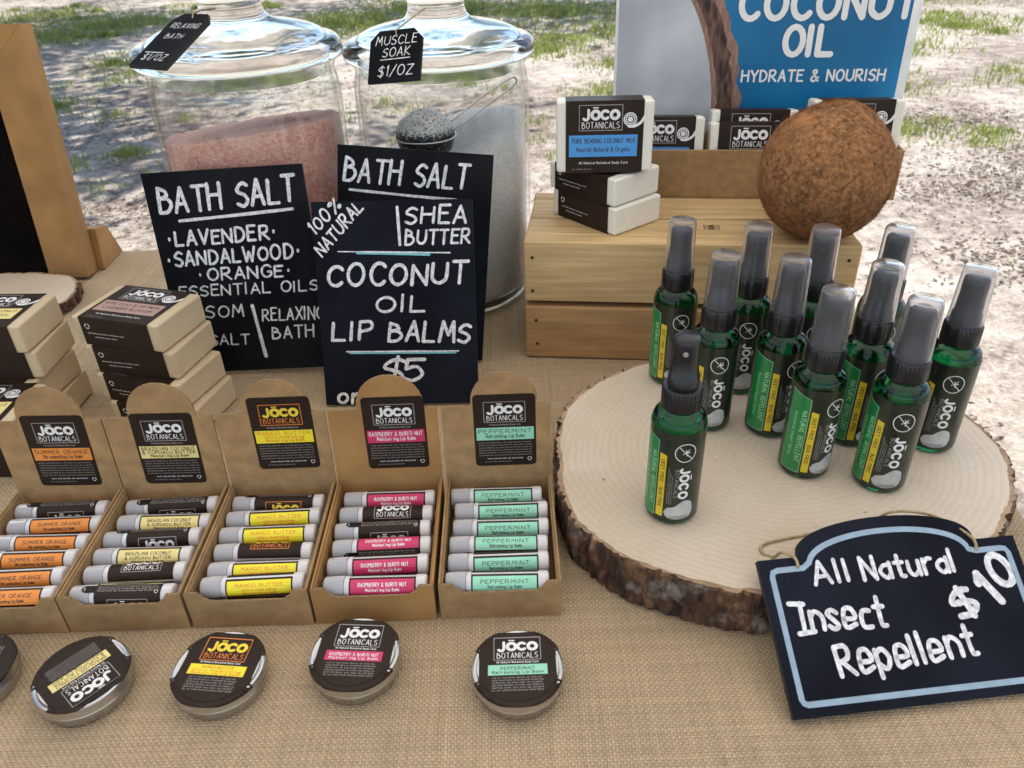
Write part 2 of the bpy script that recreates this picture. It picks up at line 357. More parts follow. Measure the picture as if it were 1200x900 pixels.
# ------------------------------------------------------------------ lettering: single-stroke glyphs on a grid (a=10, m=-1, n=-2)
G = {
'A': (6, '00 39 60/13 53'), 'B': (6, '00 09/~09 38 47 46 05/~05 45 63 51 30 00'), 'C': (6, 'e3.3,4.5,3.3,4.5,42,318'), 'D': (6, '00 09/e1.2,4.5,4.6,4.5,-90,90/09 19/00 10'),
'E': (5, '59 09 00 50/05 45'), 'F': (5, '59 09 00/05 45'), 'G': (6, 'e3.3,4.5,3.3,4.5,42,330/64 44/64 62'), 'H': (6, '00 09/60 69/05 65'), 'I': (1, '00 09'),
'J': (5, '~49 42 30 10 02'), 'K': (6, '00 09/59 04 60'), 'L': (5, '09 00 50'), 'M': (7, '00 19 43 69 70'), 'N': (6, '00 09 60 69'),
'O': (6.6, 'e3.3,4.5,3.3,4.5,90,450'), 'P': (5, '00 09/~09 49 57 45 04'), 'Q': (6.6, 'e3.3,4.5,3.3,4.5,90,450/42 60'), 'R': (6, '00 09/~09 49 57 45 04/24 60'),
'S': (5, '~58 39 18 06 25 44 52 30 01'), 'T': (6, '30 39/09 69'), 'U': (6, '~09 03 11 30 51 63 69'), 'V': (6, '09 30 69'), 'W': (8, '09 20 46 60 89'),
'X': (6, '00 69/09 60'), 'Y': (6, '09 34 69/34 30'), 'Z': (6, '09 69 00 60'), '0': (5, 'e2.5,4.5,2.5,4.5,90,450'), '1': (2, '17 29 20'), '2': (5, '~07 29 48 56 23 00/00 60'),
'5': (5, '59 09 05/~05 36 53 41 20 01'), '4': (5, '40 49 03 63'), '7': (5, '09 59 10'),
'$': (5, '~58 39 18 06 25 44 52 30 01/3m 3a'), '%': (7, '10 69/~08 29 38 27 08/~52 63 72 61 52'), '&': (6, '~60 26 18 39 47 02 10 30 63'), '/': (5, '0m 5a'), '.': (1, '10 10'),
'*': (3, '14 15'), ' ': (3, ''), ',': (1, '10 0m'), '!': (1, '09 03/00 00'), 'Ō': (6, '~30 12 04 17 39 57 64 52 30/1b 5b'), '-': (4, '04 44'), '1s': (4, '07 29 20/00 40'),
'a': (5, '~55 25 03 11 30 52/56 50'), 'c': (4, '~45 15 02 10 40'), 'd': (5, '59 50/~55 15 02 10 51'), 'e': (5, '~03 53 46 16 02 10 51'), 'g': (5, '56 5m/~55 25 03 20 52/~5m 3n 0m'),
'h': (5, '09 00/~04 26 54 50'), 'i': (1, '06 00/09 09'), 'l': (1, '09 00'), 'm': (7, '06 00/~04 26 34 30/~34 56 74 70'), 'n': (5, '06 00/~04 26 54 50'), 'o': (5, 'e2.5,3,2.5,3,90,450'),
'p': (5, '06 0n/~05 36 53 30 02'), 'r': (4, '06 00/~04 26 46'), 's': (4, '~45 26 05 23 41 20 01'), 't': (4, '~29 21 30 40/06 46'), 'u': (5, '~06 02 20 52/56 50'), 'v': (5, '06 20 56'),
'b': (5, '09 00/~05 36 53 30 02'), 'f': (4, '~49 29 18 10/05 35'), 'x': (5, '06 50/00 56'), 'y': (5, '06 31/~56 3m 0n'), 'k': (5, '09 00/46 03 50'), '@': (6, '~52 33 24 35 46 54 52 61 75 49 18 04 21 50'),
}
HX = {**{str(i): i for i in range(10)}, 'a': 10, 'b': 11.2, 'm': -1, 'n': -2.3}
def cat_rom(p, k=4):
    n_ = len(p); closed = (p[0] == p[-1]); out = []
    for i in range(n_-1):
        p1, p2 = p[i], p[i+1]
        p0 = p[i-1] if i else (p[-2] if closed else p1)
        p3 = p[i+2] if i+2 < n_ else (p[1] if closed else p2)
        for j in range(k):
            t = j/k; a = -.5*t+t*t-.5*t**3; b_ = 1-2.5*t*t+1.5*t**3; c = .5*t+2*t*t-1.5*t**3; d = -.5*t*t+.5*t**3
            out.append(tuple(a*w0+b_*w1+c*w2+d*w3 for w0, w1, w2, w3 in zip(p0, p1, p2, p3)))
    out.append(p[-1]); return out
class Print:
    """flat print: pieces in a 2D plane (mm), stacked in layers, put on a surface by a mapping"""
    def __init__(s, mapping, dl=.06, maxseg=None):
        s.mb = MB(); s.map = mapping; s.dl = dl; s.maxseg = maxseg; s.cnt = 0; s.rng = random.Random(5)
        s.xf = (1, 0, 0, 0)
    def place(s, ang=0, ox=0, oy=0): s.xf = (math.cos(R(ang)), math.sin(R(ang)), ox, oy); return s
    def P(s, x, y, layer):
        c, sn_, ox, oy = s.xf; X, Y = c*x-sn_*y+ox, sn_*x+c*y+oy
        return s.map(X, Y, layer*s.dl)
    def grid(s, x0, y0, x1, y1, mt, layer=1, nx=1, ny=1):
        vs = [s.P(x0+(x1-x0)*i/nx, y0+(y1-y0)*j/ny, layer) for j in range(ny+1) for i in range(nx+1)]
        s.mb.add(vs, [(j*(nx+1)+i, j*(nx+1)+i+1, (j+1)*(nx+1)+i+1, (j+1)*(nx+1)+i) for j in range(ny) for i in range(nx)], mt)
    def poly(s, pts, mt, layer=1): s.mb.add([s.P(x, y, layer) for x, y in pts], [tuple(range(len(pts)))], mt)
    def rrect(s, x0, y0, x1, y1, r_, mt, layer=1):
        p = []
        for cx, cy_, a0 in ((x1-r_, y0+r_, -90), (x1-r_, y1-r_, 0), (x0+r_, y1-r_, 90), (x0+r_, y0+r_, 180)):
            for k in range(5): a = R(a0+22.5*k); p.append((cx+r_*math.cos(a), cy_+r_*math.sin(a)))
        s.poly(p, mt, layer)
    def stroke(s, pts, w_, mt, layer=2, caps=True, jit=0):
        s.cnt += 1; lay = layer + (s.cnt % 12)*.06
        if len(pts) == 2 and pts[0] == pts[1]:
            r_ = w_*.62; s.poly([(pts[0][0]+r_*math.cos(R(a)), pts[0][1]+r_*math.sin(R(a))) for a in range(0, 360, 45)], mt, lay); return
        q = [pts[0]]
        for a, b_ in zip(pts, pts[1:]):
            d = math.hypot(b_[0]-a[0], b_[1]-a[1])
            k = max(1, math.ceil(d/s.maxseg)) if s.maxseg else (3 if jit and d > w_*5 else 1)
            for j in range(1, k+1): q.append((a[0]+(b_[0]-a[0])*j/k, a[1]+(b_[1]-a[1])*j/k))
        n_ = len(q); closed = n_ > 3 and q[0] == q[-1]
        Lp, Rp = [], []
        for i in range(n_):
            if closed: a, b_ = (q[i-1] if i else q[-2]), (q[i+1] if i < n_-1 else q[1])
            else: a, b_ = q[max(i-1, 0)], q[min(i+1, n_-1)]
            dx, dy = b_[0]-a[0], b_[1]-a[1]; d = math.hypot(dx, dy) or 1
            h_ = w_/2*(1+s.rng.uniform(-jit, jit)); nx_, ny_ = -dy/d*h_, dx/d*h_
            Lp.append((q[i][0]+nx_, q[i][1]+ny_)); Rp.append((q[i][0]-nx_, q[i][1]-ny_))
        vs = [s.P(x, y, lay) for x, y in Lp+Rp]; fs = [(n_+i, n_+i+1, i+1, i) for i in range(n_-1)]
        s.mb.add(vs, fs, mt)
        if caps and not closed and w_ > .7:
            for i, j in ((0, 1), (n_-1, n_-2)):
                dx, dy = q[i][0]-q[j][0], q[i][1]-q[j][1]; a0 = math.atan2(dy, dx)
                s.poly([(q[i][0]+w_/2*math.cos(a0+R(t)), q[i][1]+w_/2*math.sin(a0+R(t))) for t in (-90, -45, 0, 45, 90)], mt, lay)
    def text(s, txt, x, y, h_, mt, w_=None, layer=2, align='c', sp=.28, jit=0, wd=1.0, slant=0, fit=None, k=4):
        w_ = w_ or h_*.13; u = h_/9
        def width(u_): return sum(G.get(c, G[' '])[0]*wd*u_ + sp*h_ for c in txt) - sp*h_
        if fit:
            t = width(u)
            if t > 0: wd2 = fit/t; wd *= wd2; sp *= wd2
        tw = width(u); cx = x - (tw/2 if align == 'c' else (tw if align == 'r' else 0))
        for c in txt:
            g = G.get(c, G[' ']); gj = [s.rng.uniform(-jit, jit)*h_*.28 for _ in range(2)]; gs = 1+s.rng.uniform(-jit, jit)*.7
            for st_ in g[1].split('/') if g[1] else ():
                if st_[0] == 'e':
                    ex_, ey_, rx_, ry_, a0, a1 = map(float, st_[1:].split(',')); nn_ = 16 if k > 3 else 10
                    pts = [(cx+gj[0]+((ex_+rx_*math.cos(R(a0+(a1-a0)*t/nn_)))*wd+(ey_+ry_*math.sin(R(a0+(a1-a0)*t/nn_)))*slant)*u, y+gj[1]+(ey_+ry_*math.sin(R(a0+(a1-a0)*t/nn_)))*u*gs) for t in range(nn_+1)]
                    if a1-a0 > 359: pts[-1] = pts[0]
                    s.stroke(pts, w_, mt, layer, jit=jit); continue
                cur = st_.startswith('~'); p = [(HX[t[0]], HX[t[1]]) for t in st_.lstrip('~').split()]
                if cur: p = cat_rom(p, k)
                pts = [(cx+gj[0]+(a*wd+b_*slant)*u, y+gj[1]+b_*u*gs) for a, b_ in p]
                if cur: s.stroke(pts, w_, mt, layer, jit=jit)
                else:
                    for a, b_ in zip(pts, pts[1:]): s.stroke([a, b_], w_, mt, layer, jit=jit)
            cx += g[0]*wd*u + sp*h_
    def outline(s, x0, y0, x1, y1, w_, mt, layer=2):
        for a, b_ in (((x0, y0), (x1, y0)), ((x1, y0), (x1, y1)), ((x1, y1), (x0, y1)), ((x0, y1), (x0, y0))): s.stroke([a, b_], w_, mt, layer, caps=False)
    def tiny(s, x0, x1, y, mt='ink_grey', h_=.8, layer=2, seed=0):
        rg = random.Random(seed*31+int(y*10)); x = x0
        while x < x1-1:
            l = min(rg.uniform(1.2, 4), x1-x); xx = x
            while xx < x+l:
                s.stroke([(xx, y), (xx+.12*rg.random(), y+h_*rg.uniform(.6, 1))], h_*.28, mt, layer, caps=False); xx += h_*.62
            x += l+h_*.8
    def logo(s, cx, y0, wid, mt='ink_white', layer=2, mt2=None, frame=True):
        """framed two-line logo, wid = width of the frame, y0 = bottom of the frame"""
        mt2 = mt2 or mt; u = wid/30.
        if frame: s.outline(cx-15*u, y0, cx+15*u, y0+17*u, .5*u, 'ink_grey' if mt == 'ink_white' else mt2, layer)
        s.text('BOTANICALS', cx, y0+1.4*u, 4.2*u, mt2, .42*u, layer, fit=26*u, k=3)
        y = y0+7.2*u; hh = 6.6*u; ww = 1.9*u
        s.stroke(cat_rom([(cx-8.6*u, y+hh), (cx-8.6*u, y+1.6*u), (cx-10.2*u, y-.1*u), (cx-12*u, y+.8*u)], 3), ww, mt, layer)
        for k, ccx in enumerate((cx-3.6*u, cx+3.1*u, cx+9.8*u)):
            rr_ = 2.65*u
            a0, a1 = (0, 360) if k != 1 else (48, 312)
            pts = [(ccx+rr_*math.cos(R(a0+(a1-a0)*t/14)), y+hh/2+rr_*math.sin(R(a0+(a1-a0)*t/14))) for t in range(15)]
            if k != 1: pts[-1] = pts[0]
            s.stroke(pts, ww*(1.05 if k == 1 else 1.2), mt, layer)
            if k != 1:
                for t in range(4): a = R(200+t*35); s.stroke([(ccx+rr_*.3*math.cos(a), y+hh/2+rr_*.3*math.sin(a)), (ccx+rr_*.9*math.cos(a), y+hh/2+rr_*.9*math.sin(a))], .22*u, 'label_dark', layer+1, caps=False)
        s.stroke([(cx-5.3*u, y+hh+1.5*u), (cx-1.9*u, y+hh+1.5*u)], .8*u, mt, layer)
    def swirl(s, cx, cy_, r_, mt='ink_white', layer=2):
        for f_ in (1, .68): s.stroke([(cx+r_*f_*math.cos(R(a)), cy_+r_*f_*math.sin(R(a))) for a in range(0, 361, 24)], r_*.2, mt, layer)
        s.poly([(cx+r_*.42*math.cos(R(a)), cy_+r_*.42*math.sin(R(a))) for a in range(0, 360, 30)], mt, layer)
        s.stroke(cat_rom([(cx-r_*.2, cy_-r_*1.05), (cx+r_*.7, cy_-r_*1.05), (cx+r_*1.7, cy_-r_*.5), (cx+r_*2.3, cy_+r_*.4)], 4), r_*.45, mt, layer)
    def recycle(s, cx, cy_, r_, mt='ink_white', layer=2):
        for k in range(3):
            s.stroke([(cx+r_*math.cos(R(90+120*k+a)), cy_+r_*math.sin(R(90+120*k+a))) for a in (12, 45, 80, 105)], r_*.35, mt, layer, caps=False)
    def build(s, name, parent): return s.mb.build(name, parent)
def flat_map(o, ex, ey, nrm=None):
    o, ex, ey = Vector(o), Vector(ex), Vector(ey); nn = nrm and Vector(nrm) or ex.cross(ey).normalized()
    return lambda x, y, l: o + ex*x + ey*y + nn*l
def cyl_map(r_, axis='z'):
    if axis == 'z': return lambda x, y, l: Vector(((r_+l)*math.sin(x/r_), -(r_+l)*math.cos(x/r_), y))
    return None

# ------------------------------------------------------------------ ground, grass, litter
GZ = -750
def gnd(x, y):
    return 14*noise.noise(Vector((x*.0012, y*.0012, 3)))+7*noise.noise(Vector((x*.006, y*.006, 9)))
mb = MB(); xs = [-60000, -30000, -16000]+[-9000+i*180 for i in range(101)]+[16000, 30000, 60000]; ys = [-20000, -6000, -1000]+[600+i*130 for i in range(96)]+[16000, 25000, 60000]
mb.add([(x, y, GZ+gnd(x, y)) for y in ys for x in xs], [(j*len(xs)+i, j*len(xs)+i+1, (j+1)*len(xs)+i+1, (j+1)*len(xs)+i) for j in range(len(ys)-1) for i in range(len(xs)-1)], 'dirt')
tag(mb.build('ground', smooth=60), kind='structure')
rg = random.Random(11)
def patches():
    out = []
    for _ in range(150):
        y = rg.uniform(3200, 12000); half = y*.75
        x = rg.uniform(-half, half)
        out.append((x, y, rg.uniform(60, 260), rg.randint(20, 90)))
    for x, y, r_, k in ((-2650, 6900, 650, 900), (-1500, 8600, 900, 1400), (-3900, 9000, 900, 1200), (-600, 9400, 1100, 1800), (500, 8800, 900, 1400), (1100, 7400, 700, 800), (1700, 8600, 800, 900),
                        (-300, 7600, 700, 900), (-2300, 7900, 800, 900), (-4300, 8200, 700, 700), (-5200, 9800, 900, 800), (3600, 9500, 1000, 900), (2300, 7600, 600, 500), (-900, 7800, 600, 500), (300, 6700, 420, 500), (700, 5200, 250, 260), (900, 6000, 350, 360), (-1950, 4150, 110, 130), (-2900, 5300, 300, 240), (-1850, 5700, 220, 120), (2350, 5100, 330, 260), (3000, 6400, 500, 360), (2050, 4100, 230, 230), (2450, 4000, 130, 150), (1750, 4700, 160, 120), (3300, 4700, 260, 140), (3900, 7300, 600, 500), (2900, 8700, 900, 900), (4700, 9200, 900, 900), (2000, 6100, 260, 140)):
        out.append((x, y, r_, k))
    return out
mb = MB()
for x, y, r_, k in patches():
    for _ in range(int(k*(2.0 if y > 6400 else 1.4))):
        a = rg.uniform(0, 6.283); d = r_*math.sqrt(rg.random())*rg.choice((1.25, 1, .5)); gx, gy = x+d*math.cos(a), y+d*math.sin(a)
        z = GZ+gnd(gx, gy)-3; h_ = rg.uniform(25, 75)*(1-.4*d/r_); t = rg.uniform(0, 6.283); w_ = rg.uniform(2.5, 5)*(1.5 if gy > 6000 else 1); lx, ly = rg.uniform(-.6, .6)*h_, rg.uniform(-.6, .6)*h_
        cx, sy = math.cos(t)*w_, math.sin(t)*w_
        mb.add([(gx-cx, gy-sy, z), (gx+cx, gy+sy, z), (gx+cx*.7+lx*.4, gy+sy*.7+ly*.4, z+h_*.6), (gx-cx*.7+lx*.4, gy-sy*.7+ly*.4, z+h_*.6), (gx+lx, gy+ly, z+h_*.95)], [(0, 1, 2, 3), (3, 2, 4)], 'grass_blade')
tag(mb.build('grass'), 'thin green grass tufts growing on the sandy ground', 'grass', kind='stuff')
mb = MB()
for i in range(26000):
    y = 1300+9000*rg.random()**1.7; x = rg.uniform(-1, 1)*y*.78
    if i > 16000:
        px0, py0, pr_ = rg.choice(((2150, 3250, 300), (2700, 3600, 350), (1900, 2500, 250), (-2050, 4700, 500), (-1500, 3300, 350), (-1600, 5600, 600), (2400, 4300, 300), (-1900, 2500, 300)))
        x, y = px0+rg.gauss(0, pr_), py0+rg.gauss(0, pr_*.45)
    elif noise.noise(Vector((x*.0011, y*.0011, 5))) < -.12+rg.uniform(-.3, .2): continue
    z = GZ+gnd(x, y)+1; t = rg.uniform(0, 6.283); l_ = rg.uniform(5, 17); w_ = rg.uniform(1.5, 6); c, s_ = math.cos(t), math.sin(t)
    mb.add([(x-c*l_, y-s_*l_, z+rg.uniform(0, 4)), (x+s_*w_, y-c*w_, z+rg.uniform(0, 5)), (x+c*l_, y+s_*l_, z+rg.uniform(0, 5)), (x-s_*w_, y+c*w_, z+rg.uniform(0, 6))], [(0, 1, 2), (0, 2, 3)], 'litter')
tag(mb.build('leaf_litter'), 'brown dry leaf and twig litter scattered over the dirt', 'leaf litter', kind='stuff')
mb = MB()
for i in range(5000):
    y = 1250+5500*rg.random()**1.8; x = rg.uniform(-1, 1)*y*.78; z = GZ+gnd(x, y); r_ = rg.uniform(2, 8)*(1+.5*(rg.random() < .08))
    p = [Vector((x+r_*rg.uniform(.7, 1.2)*a, y+r_*rg.uniform(.7, 1.2)*b_, z+r_*.6*c)) for a, b_, c in ((1, 0, 0), (0, 1, 0), (-1, 0, 0), (0, -1, 0), (.1, .1, 1))]
    mb.add(p, [(0, 1, 4), (1, 2, 4), (2, 3, 4), (3, 0, 4)], 'pebble')
tag(mb.build('gravel'), 'small pale stones and crumbs of earth on the dirt', 'gravel', kind='stuff')

# shade trees beside the clearing: their crowns throw the broken shade on the dirt
def tree(x, y, cx, cy_, cz, rad, nl, label, seed):
    rt_ = empty('shade_tree', (x, y, GZ), 0, label, 'tree', 'shade trees beside the clearing'); g = random.Random(seed)
    m1 = MB(); top = Vector((cx-x, cy_-y, cz-GZ))
    m1.tube([(0, 0, -100), (60, 20, 900), (top.x*.12, top.y*.12, 2200), (top.x*.45, top.y*.45, top.z*.75), (top.x*.8, top.y*.8, top.z)], 210, 'trunk_bark', 10, lambda t: 1-.75*t)
    for k in range(7):
        a = g.uniform(0, 6.28); e = top+Vector((math.cos(a), math.sin(a), g.uniform(-.2, .5)))*rad*.8
        s_ = Vector((top.x*.45, top.y*.45, top.z*.75)); m1.tube([s_, s_.lerp(e, .5)+Vector((0, 0, 250)), e], 80, 'trunk_bark', 6, lambda t: 1-.8*t)
    m1.build('trunk', rt_, smooth=60)
    m2 = MB(); cl = [top+Vector((g.gauss(0, .5), g.gauss(0, .5), g.gauss(0, .25)))*rad for _ in range(46)]
    for _ in range(nl):
        c = g.choice(cl)+Vector((g.gauss(0, 1), g.gauss(0, 1), g.gauss(0, .6)))*rad*.14
        d1 = Vector((g.gauss(0, 1), g.gauss(0, 1), g.gauss(0, .5))).normalized()*g.uniform(45, 95); d2 = d1.cross(Vector((g.gauss(0, 1), g.gauss(0, 1), g.gauss(0, 1)))).normalized()*g.uniform(25, 55)
        m2.add([c-d1, c+d2, c+d1, c-d2], [(0, 1, 2, 3)], 'leaf')
    m2.build('crown', rt_)
tree(-6900, 6900, -2600, 6000, 3400, 2600, 9000, 'leafy tree left of the clearing that shades the dirt', 1)
tree(-9000, 12500, -3300, 10600, 4200, 2900, 9000, 'tall leafy tree behind the first one at the far left', 2)
tree(8200, 12800, 900, 11800, 4600, 2600, 5000, 'leafy tree far beyond the table on the right side', 3)

# market canopy over the table (its cloth keeps the sun off the goods)
cn = empty('market_canopy', (0, 0, GZ), 0, 'white market canopy on four aluminium poles above the table', 'canopy')
mb = MB(); X0, X1, Y0, Y1, Zc, Zt = -2100, 2100, -2000, 1780, 2150, 2900
c = [(X0, Y0, Zc), (X1, Y0, Zc), (X1, Y1, Zc), (X0, Y1, Zc)]; ap = (0, (Y0+Y1)/2, Zt)
vs = c+[ap]+[(x, y, z-180) for x, y, z in c]
mb.add(vs, [(0, 1, 4), (1, 2, 4), (2, 3, 4), (3, 0, 4), (0, 5, 6, 1), (1, 6, 7, 2), (2, 7, 8, 3), (3, 8, 5, 0)], 'canopy_cloth'); mb.build('roof', cn)
for x, y, z in c:
    mb = MB(); mb.box(x-15, x+15, y-15, y+15, 0, Zc-5, 'aluminium'); mb.build('pole', cn)

# ------------------------------------------------------------------ table and burlap
TX0, TX1, TY0, TY1 = -1150, 375, 190, 1015
tb = empty('folding_table', ((TX0+TX1)/2, (TY0+TY1)/2, GZ), 0, 'folding table hidden under the burlap cloth', 'table')
hw, hd = (TX1-TX0)/2-4, (TY1-TY0)/2-4
mb = MB(); mb.box(-hw, hw, -hd, hd, -GZ-32, -GZ-4, 'table_wood'); mb.build('tabletop', tb, bevel=3)
for sx_ in (-1, 1):
    for sy_ in (-1, 1):
        mb = MB(); mb.box(sx_*(hw-60)-14, sx_*(hw-60)+14, sy_*(hd-50)-14, sy_*(hd-50)+14, 0, -GZ-32, 'aluminium'); mb.build('leg', tb)
mb = MB(); NX, NY = 210, 120
def cz(x, y):
    e = min(x-TX0, TX1-x, y-TY0, TY1-y)
    crs = max(0, 1-abs(noise.noise(Vector((x*.006+3, y*.014, 4))))*14)*(1 if y < 290 else 0)
    return -.2-1.6*crs-1.1*max(0, noise.noise(Vector((x*.008, y*.02, 1))))-.9*max(0, noise.noise(Vector((x*.03, y*.006, 8)))) - (0 if e > 6 else (6-e)**2*.08)
mb.add([(TX0+(TX1-TX0)*i/NX, TY0+(TY1-TY0)*j/NY, cz(TX0+(TX1-TX0)*i/NX, TY0+(TY1-TY0)*j/NY)) for j in range(NY+1) for i in range(NX+1)],
       [(j*(NX+1)+i, j*(NX+1)+i+1, (j+1)*(NX+1)+i+1, (j+1)*(NX+1)+i) for j in range(NY) for i in range(NX)], 'burlap')
for (ax, ay, bx, by, nx_, ny_) in ((TX0, TY0, TX1, TY0, 0, -1), (TX1, TY0, TX1, TY1, 1, 0), (TX1, TY1, TX0, TY1, 0, 1), (TX0, TY1, TX0, TY0, -1, 0)):
    K = 80; vs = []
    for j in range(7):
        for i in range(K+1):
            t = i/K; x, y = ax+(bx-ax)*t, ay+(by-ay)*t; d = [0, 4, 8, 11, 14, 17, 22][j]; z = [0, -3, -25, -90, -160, -240, -320][j]
            o_ = d*.5+ (j/6)*13*math.sin(t*38+math.sin(t*9)*2)+2; o_ = 0 if j == 0 else max(o_, 1.5)
            vs.append((x+nx_*o_, y+ny_*o_, (cz(x, y) if j == 0 else z-3)))
    mb.add(vs, [(j*(K+1)+i, (j+1)*(K+1)+i, (j+1)*(K+1)+i+1, j*(K+1)+i+1) for j in range(6) for i in range(K)], 'burlap')
tag(mb.build('burlap_tablecloth', smooth=50), 'coarse tan burlap cloth spread over the whole table', 'tablecloth')

mb = MB(); g = random.Random(21)
for _ in range(240):
    x, y = g.uniform(-330, 360), g.uniform(215, 330) if g.random() < .6 else g.uniform(330, 1000); a = g.uniform(0, 6.28); l_ = g.uniform(2, 9); c_ = g.uniform(-.9, .9); p0 = Vector((x, y, .3))
    pts = [p0]
    for k in range(4): pts.append(pts[-1]+Vector((math.cos(a), math.sin(a), 0))*l_/4+Vector((0, 0, g.uniform(-.1, .45)))); a += c_*.5
    mb.tube(pts, g.uniform(.12, .25), 'twine', 3)
tag(mb.build('loose_fibres'), 'short loose burlap threads lying on the cloth', 'lint', kind='stuff')

# ------------------------------------------------------------------ wood slices
def slice_thing(pts, cx, cy_, th, label, seed, z=.3, sub=20):
    o = empty('wood_slice', (cx, cy_, z), 0, label, 'wood slice'); n0 = len(pts)
    P = cat_rom([(x-cx, y-cy_) for x, y in pts]+[(pts[0][0]-cx, pts[0][1]-cy_)], sub)[:-1]
    ring = []
    for x, y in P:
        d = math.hypot(x, y); k = 1+ (1.6*noise.noise(Vector((x*.05, y*.05, seed)))+1.2*noise.noise(Vector((x*.16, y*.16, seed))))/d; ring.append((x*k, y*k))
    m1 = MB(); n_ = len(ring); core = 2.4
    inner = [(x*(1-core/math.hypot(x, y)), y*(1-core/math.hypot(x, y))) for x, y in ring]
    m1.prism(inner, 0.2, th, 'slice_wood'); w_o = m1.build('wood', o, bevel=.8, seg=2)
    # bark shell
    m2 = MB(); rows = [0, .05, .12, .2, .28, .36, .44, .52, .6, .68, .76, .84, .91, .96, 1.0]; vs = []
    for r_ in rows:
        for x, y in ring:
            d = math.hypot(x, y); zz = r_*th
            cr_ = abs(noise.noise(Vector((x*.11, y*.11, zz*.025+seed)))); cr2 = abs(noise.noise(Vector((x*.05+9, y*.05, zz*.06+seed))))
            cr3 = abs(noise.noise(Vector((x*.24, y*.24, zz*.02+seed*2))))
            b_ = .4+2.0*min(1, cr_*5)+1.2*min(1, cr2*7)+1.7*min(1, cr3*6)-2+.9*noise.noise(Vector((x*.3, y*.3, zz*.1+seed)))+.7*noise.noise(Vector((x*.7, y*.7, zz*.45)))
            edge = -1.6 if r_ in (0, 1.0) else 0
            k = 1+(b_+edge)/d; vs.append((x*k, y*k, zz if r_ < 1 else zz+.35*noise.noise(Vector((x*.3, y*.3, 0)))))
    for zz in (th-.2, .1): vs += [(x, y, zz) for x, y in inner]
    J = len(rows); fs = [(j*n_+i, j*n_+(i+1) % n_, (j+1)*n_+(i+1) % n_, (j+1)*n_+i) for j in range(J-1) for i in range(n_)]
    m2.add(vs, fs, 'bark')
    m2.add(vs, [((J-1)*n_+i, (J-1)*n_+(i+1) % n_, J*n_+(i+1) % n_, J*n_+i) for i in range(n_)]+[((J+1)*n_+i, (J+1)*n_+(i+1) % n_, (i+1) % n_, i) for i in range(n_)], 'slice_rim')
    m2.build('bark', o, smooth=40)
    return o
SLP = [(33, 462), (37, 520), (60, 568), (106, 604), (165, 624), (232, 626), (298, 602), (342, 556), (364, 500), (363, 458), (349, 424), (330, 398), (298, 366), (250, 352), (200, 344), (150, 337), (100, 352), (60, 379), (38, 415)]
ST = 36
slice_thing(SLP, 200, 478, ST, 'large round wood slice with rough bark carrying the green spray bottles', 4)
slice_thing([(-672, 836), (-680, 891), (-637, 914), (-582, 913), (-532, 897), (-510, 856), (-519, 812), (-564, 784), (-624, 792)], -596, 854, 13, 'small pale wood slice in front of the brown cardboard display frame', 9)

# ------------------------------------------------------------------ wooden crate on the right
CR = empty('wooden_crate', (15, 690, .3), -7.2, 'small pine crate of thick boards carrying soap and the coconut', 'crate')
CL, CT = 303, 124
def plank(x0, x1, y0, y1, z0, z1, mt='pine', bev=2.2):
    m1 = MB(); m1.box(x0, x1, y0, y1, z0, z1, mt); return m1.build('plank', CR, bevel=bev, seg=3)
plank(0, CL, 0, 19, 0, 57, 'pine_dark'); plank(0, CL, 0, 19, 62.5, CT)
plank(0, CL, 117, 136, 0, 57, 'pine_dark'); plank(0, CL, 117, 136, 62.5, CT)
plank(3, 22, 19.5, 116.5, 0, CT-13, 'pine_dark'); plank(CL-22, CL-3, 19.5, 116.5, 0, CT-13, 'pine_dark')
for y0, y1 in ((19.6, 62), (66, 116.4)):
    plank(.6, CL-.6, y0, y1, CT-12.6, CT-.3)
m1 = MB(); m1.box(22.5, CL-22.5, 19.6, 22, 50, 70, 'gap_shade_nail'); m1.build('gap_shade_strip', CR)  # dark strip added behind the boards to paint the shade in their gap
for nx_, nz_ in ((8, 74), (8, 108), (12, 16), (11, 42), (CL-9, 76), (CL-10, 110), (CL-10, 18), (CL-12, 44)):
    m1 = MB(); m1.lathe([(0, 0), (1.5, 0), (1.7, .25), (0, .45)], 'gap_shade_nail', 10, lambda v: Vector((v.x+nx_, -v.z-.02, v.y+nz_))); m1.build('nail', CR)
pr = Print(flat_map((168, 36, CT-.25), (1, 0, 0), (0, 1, 0)), dl=.08)
for k in range(2): pr.outline(0, k*6, 14, k*6+4.5, .8, 'ink_brown', 1); pr.text('HM' if k else 'KD', 7, k*6+1, 2.6, 'ink_brown', .8, 1, sp=.3)
pr.build('brand_mark', CR)

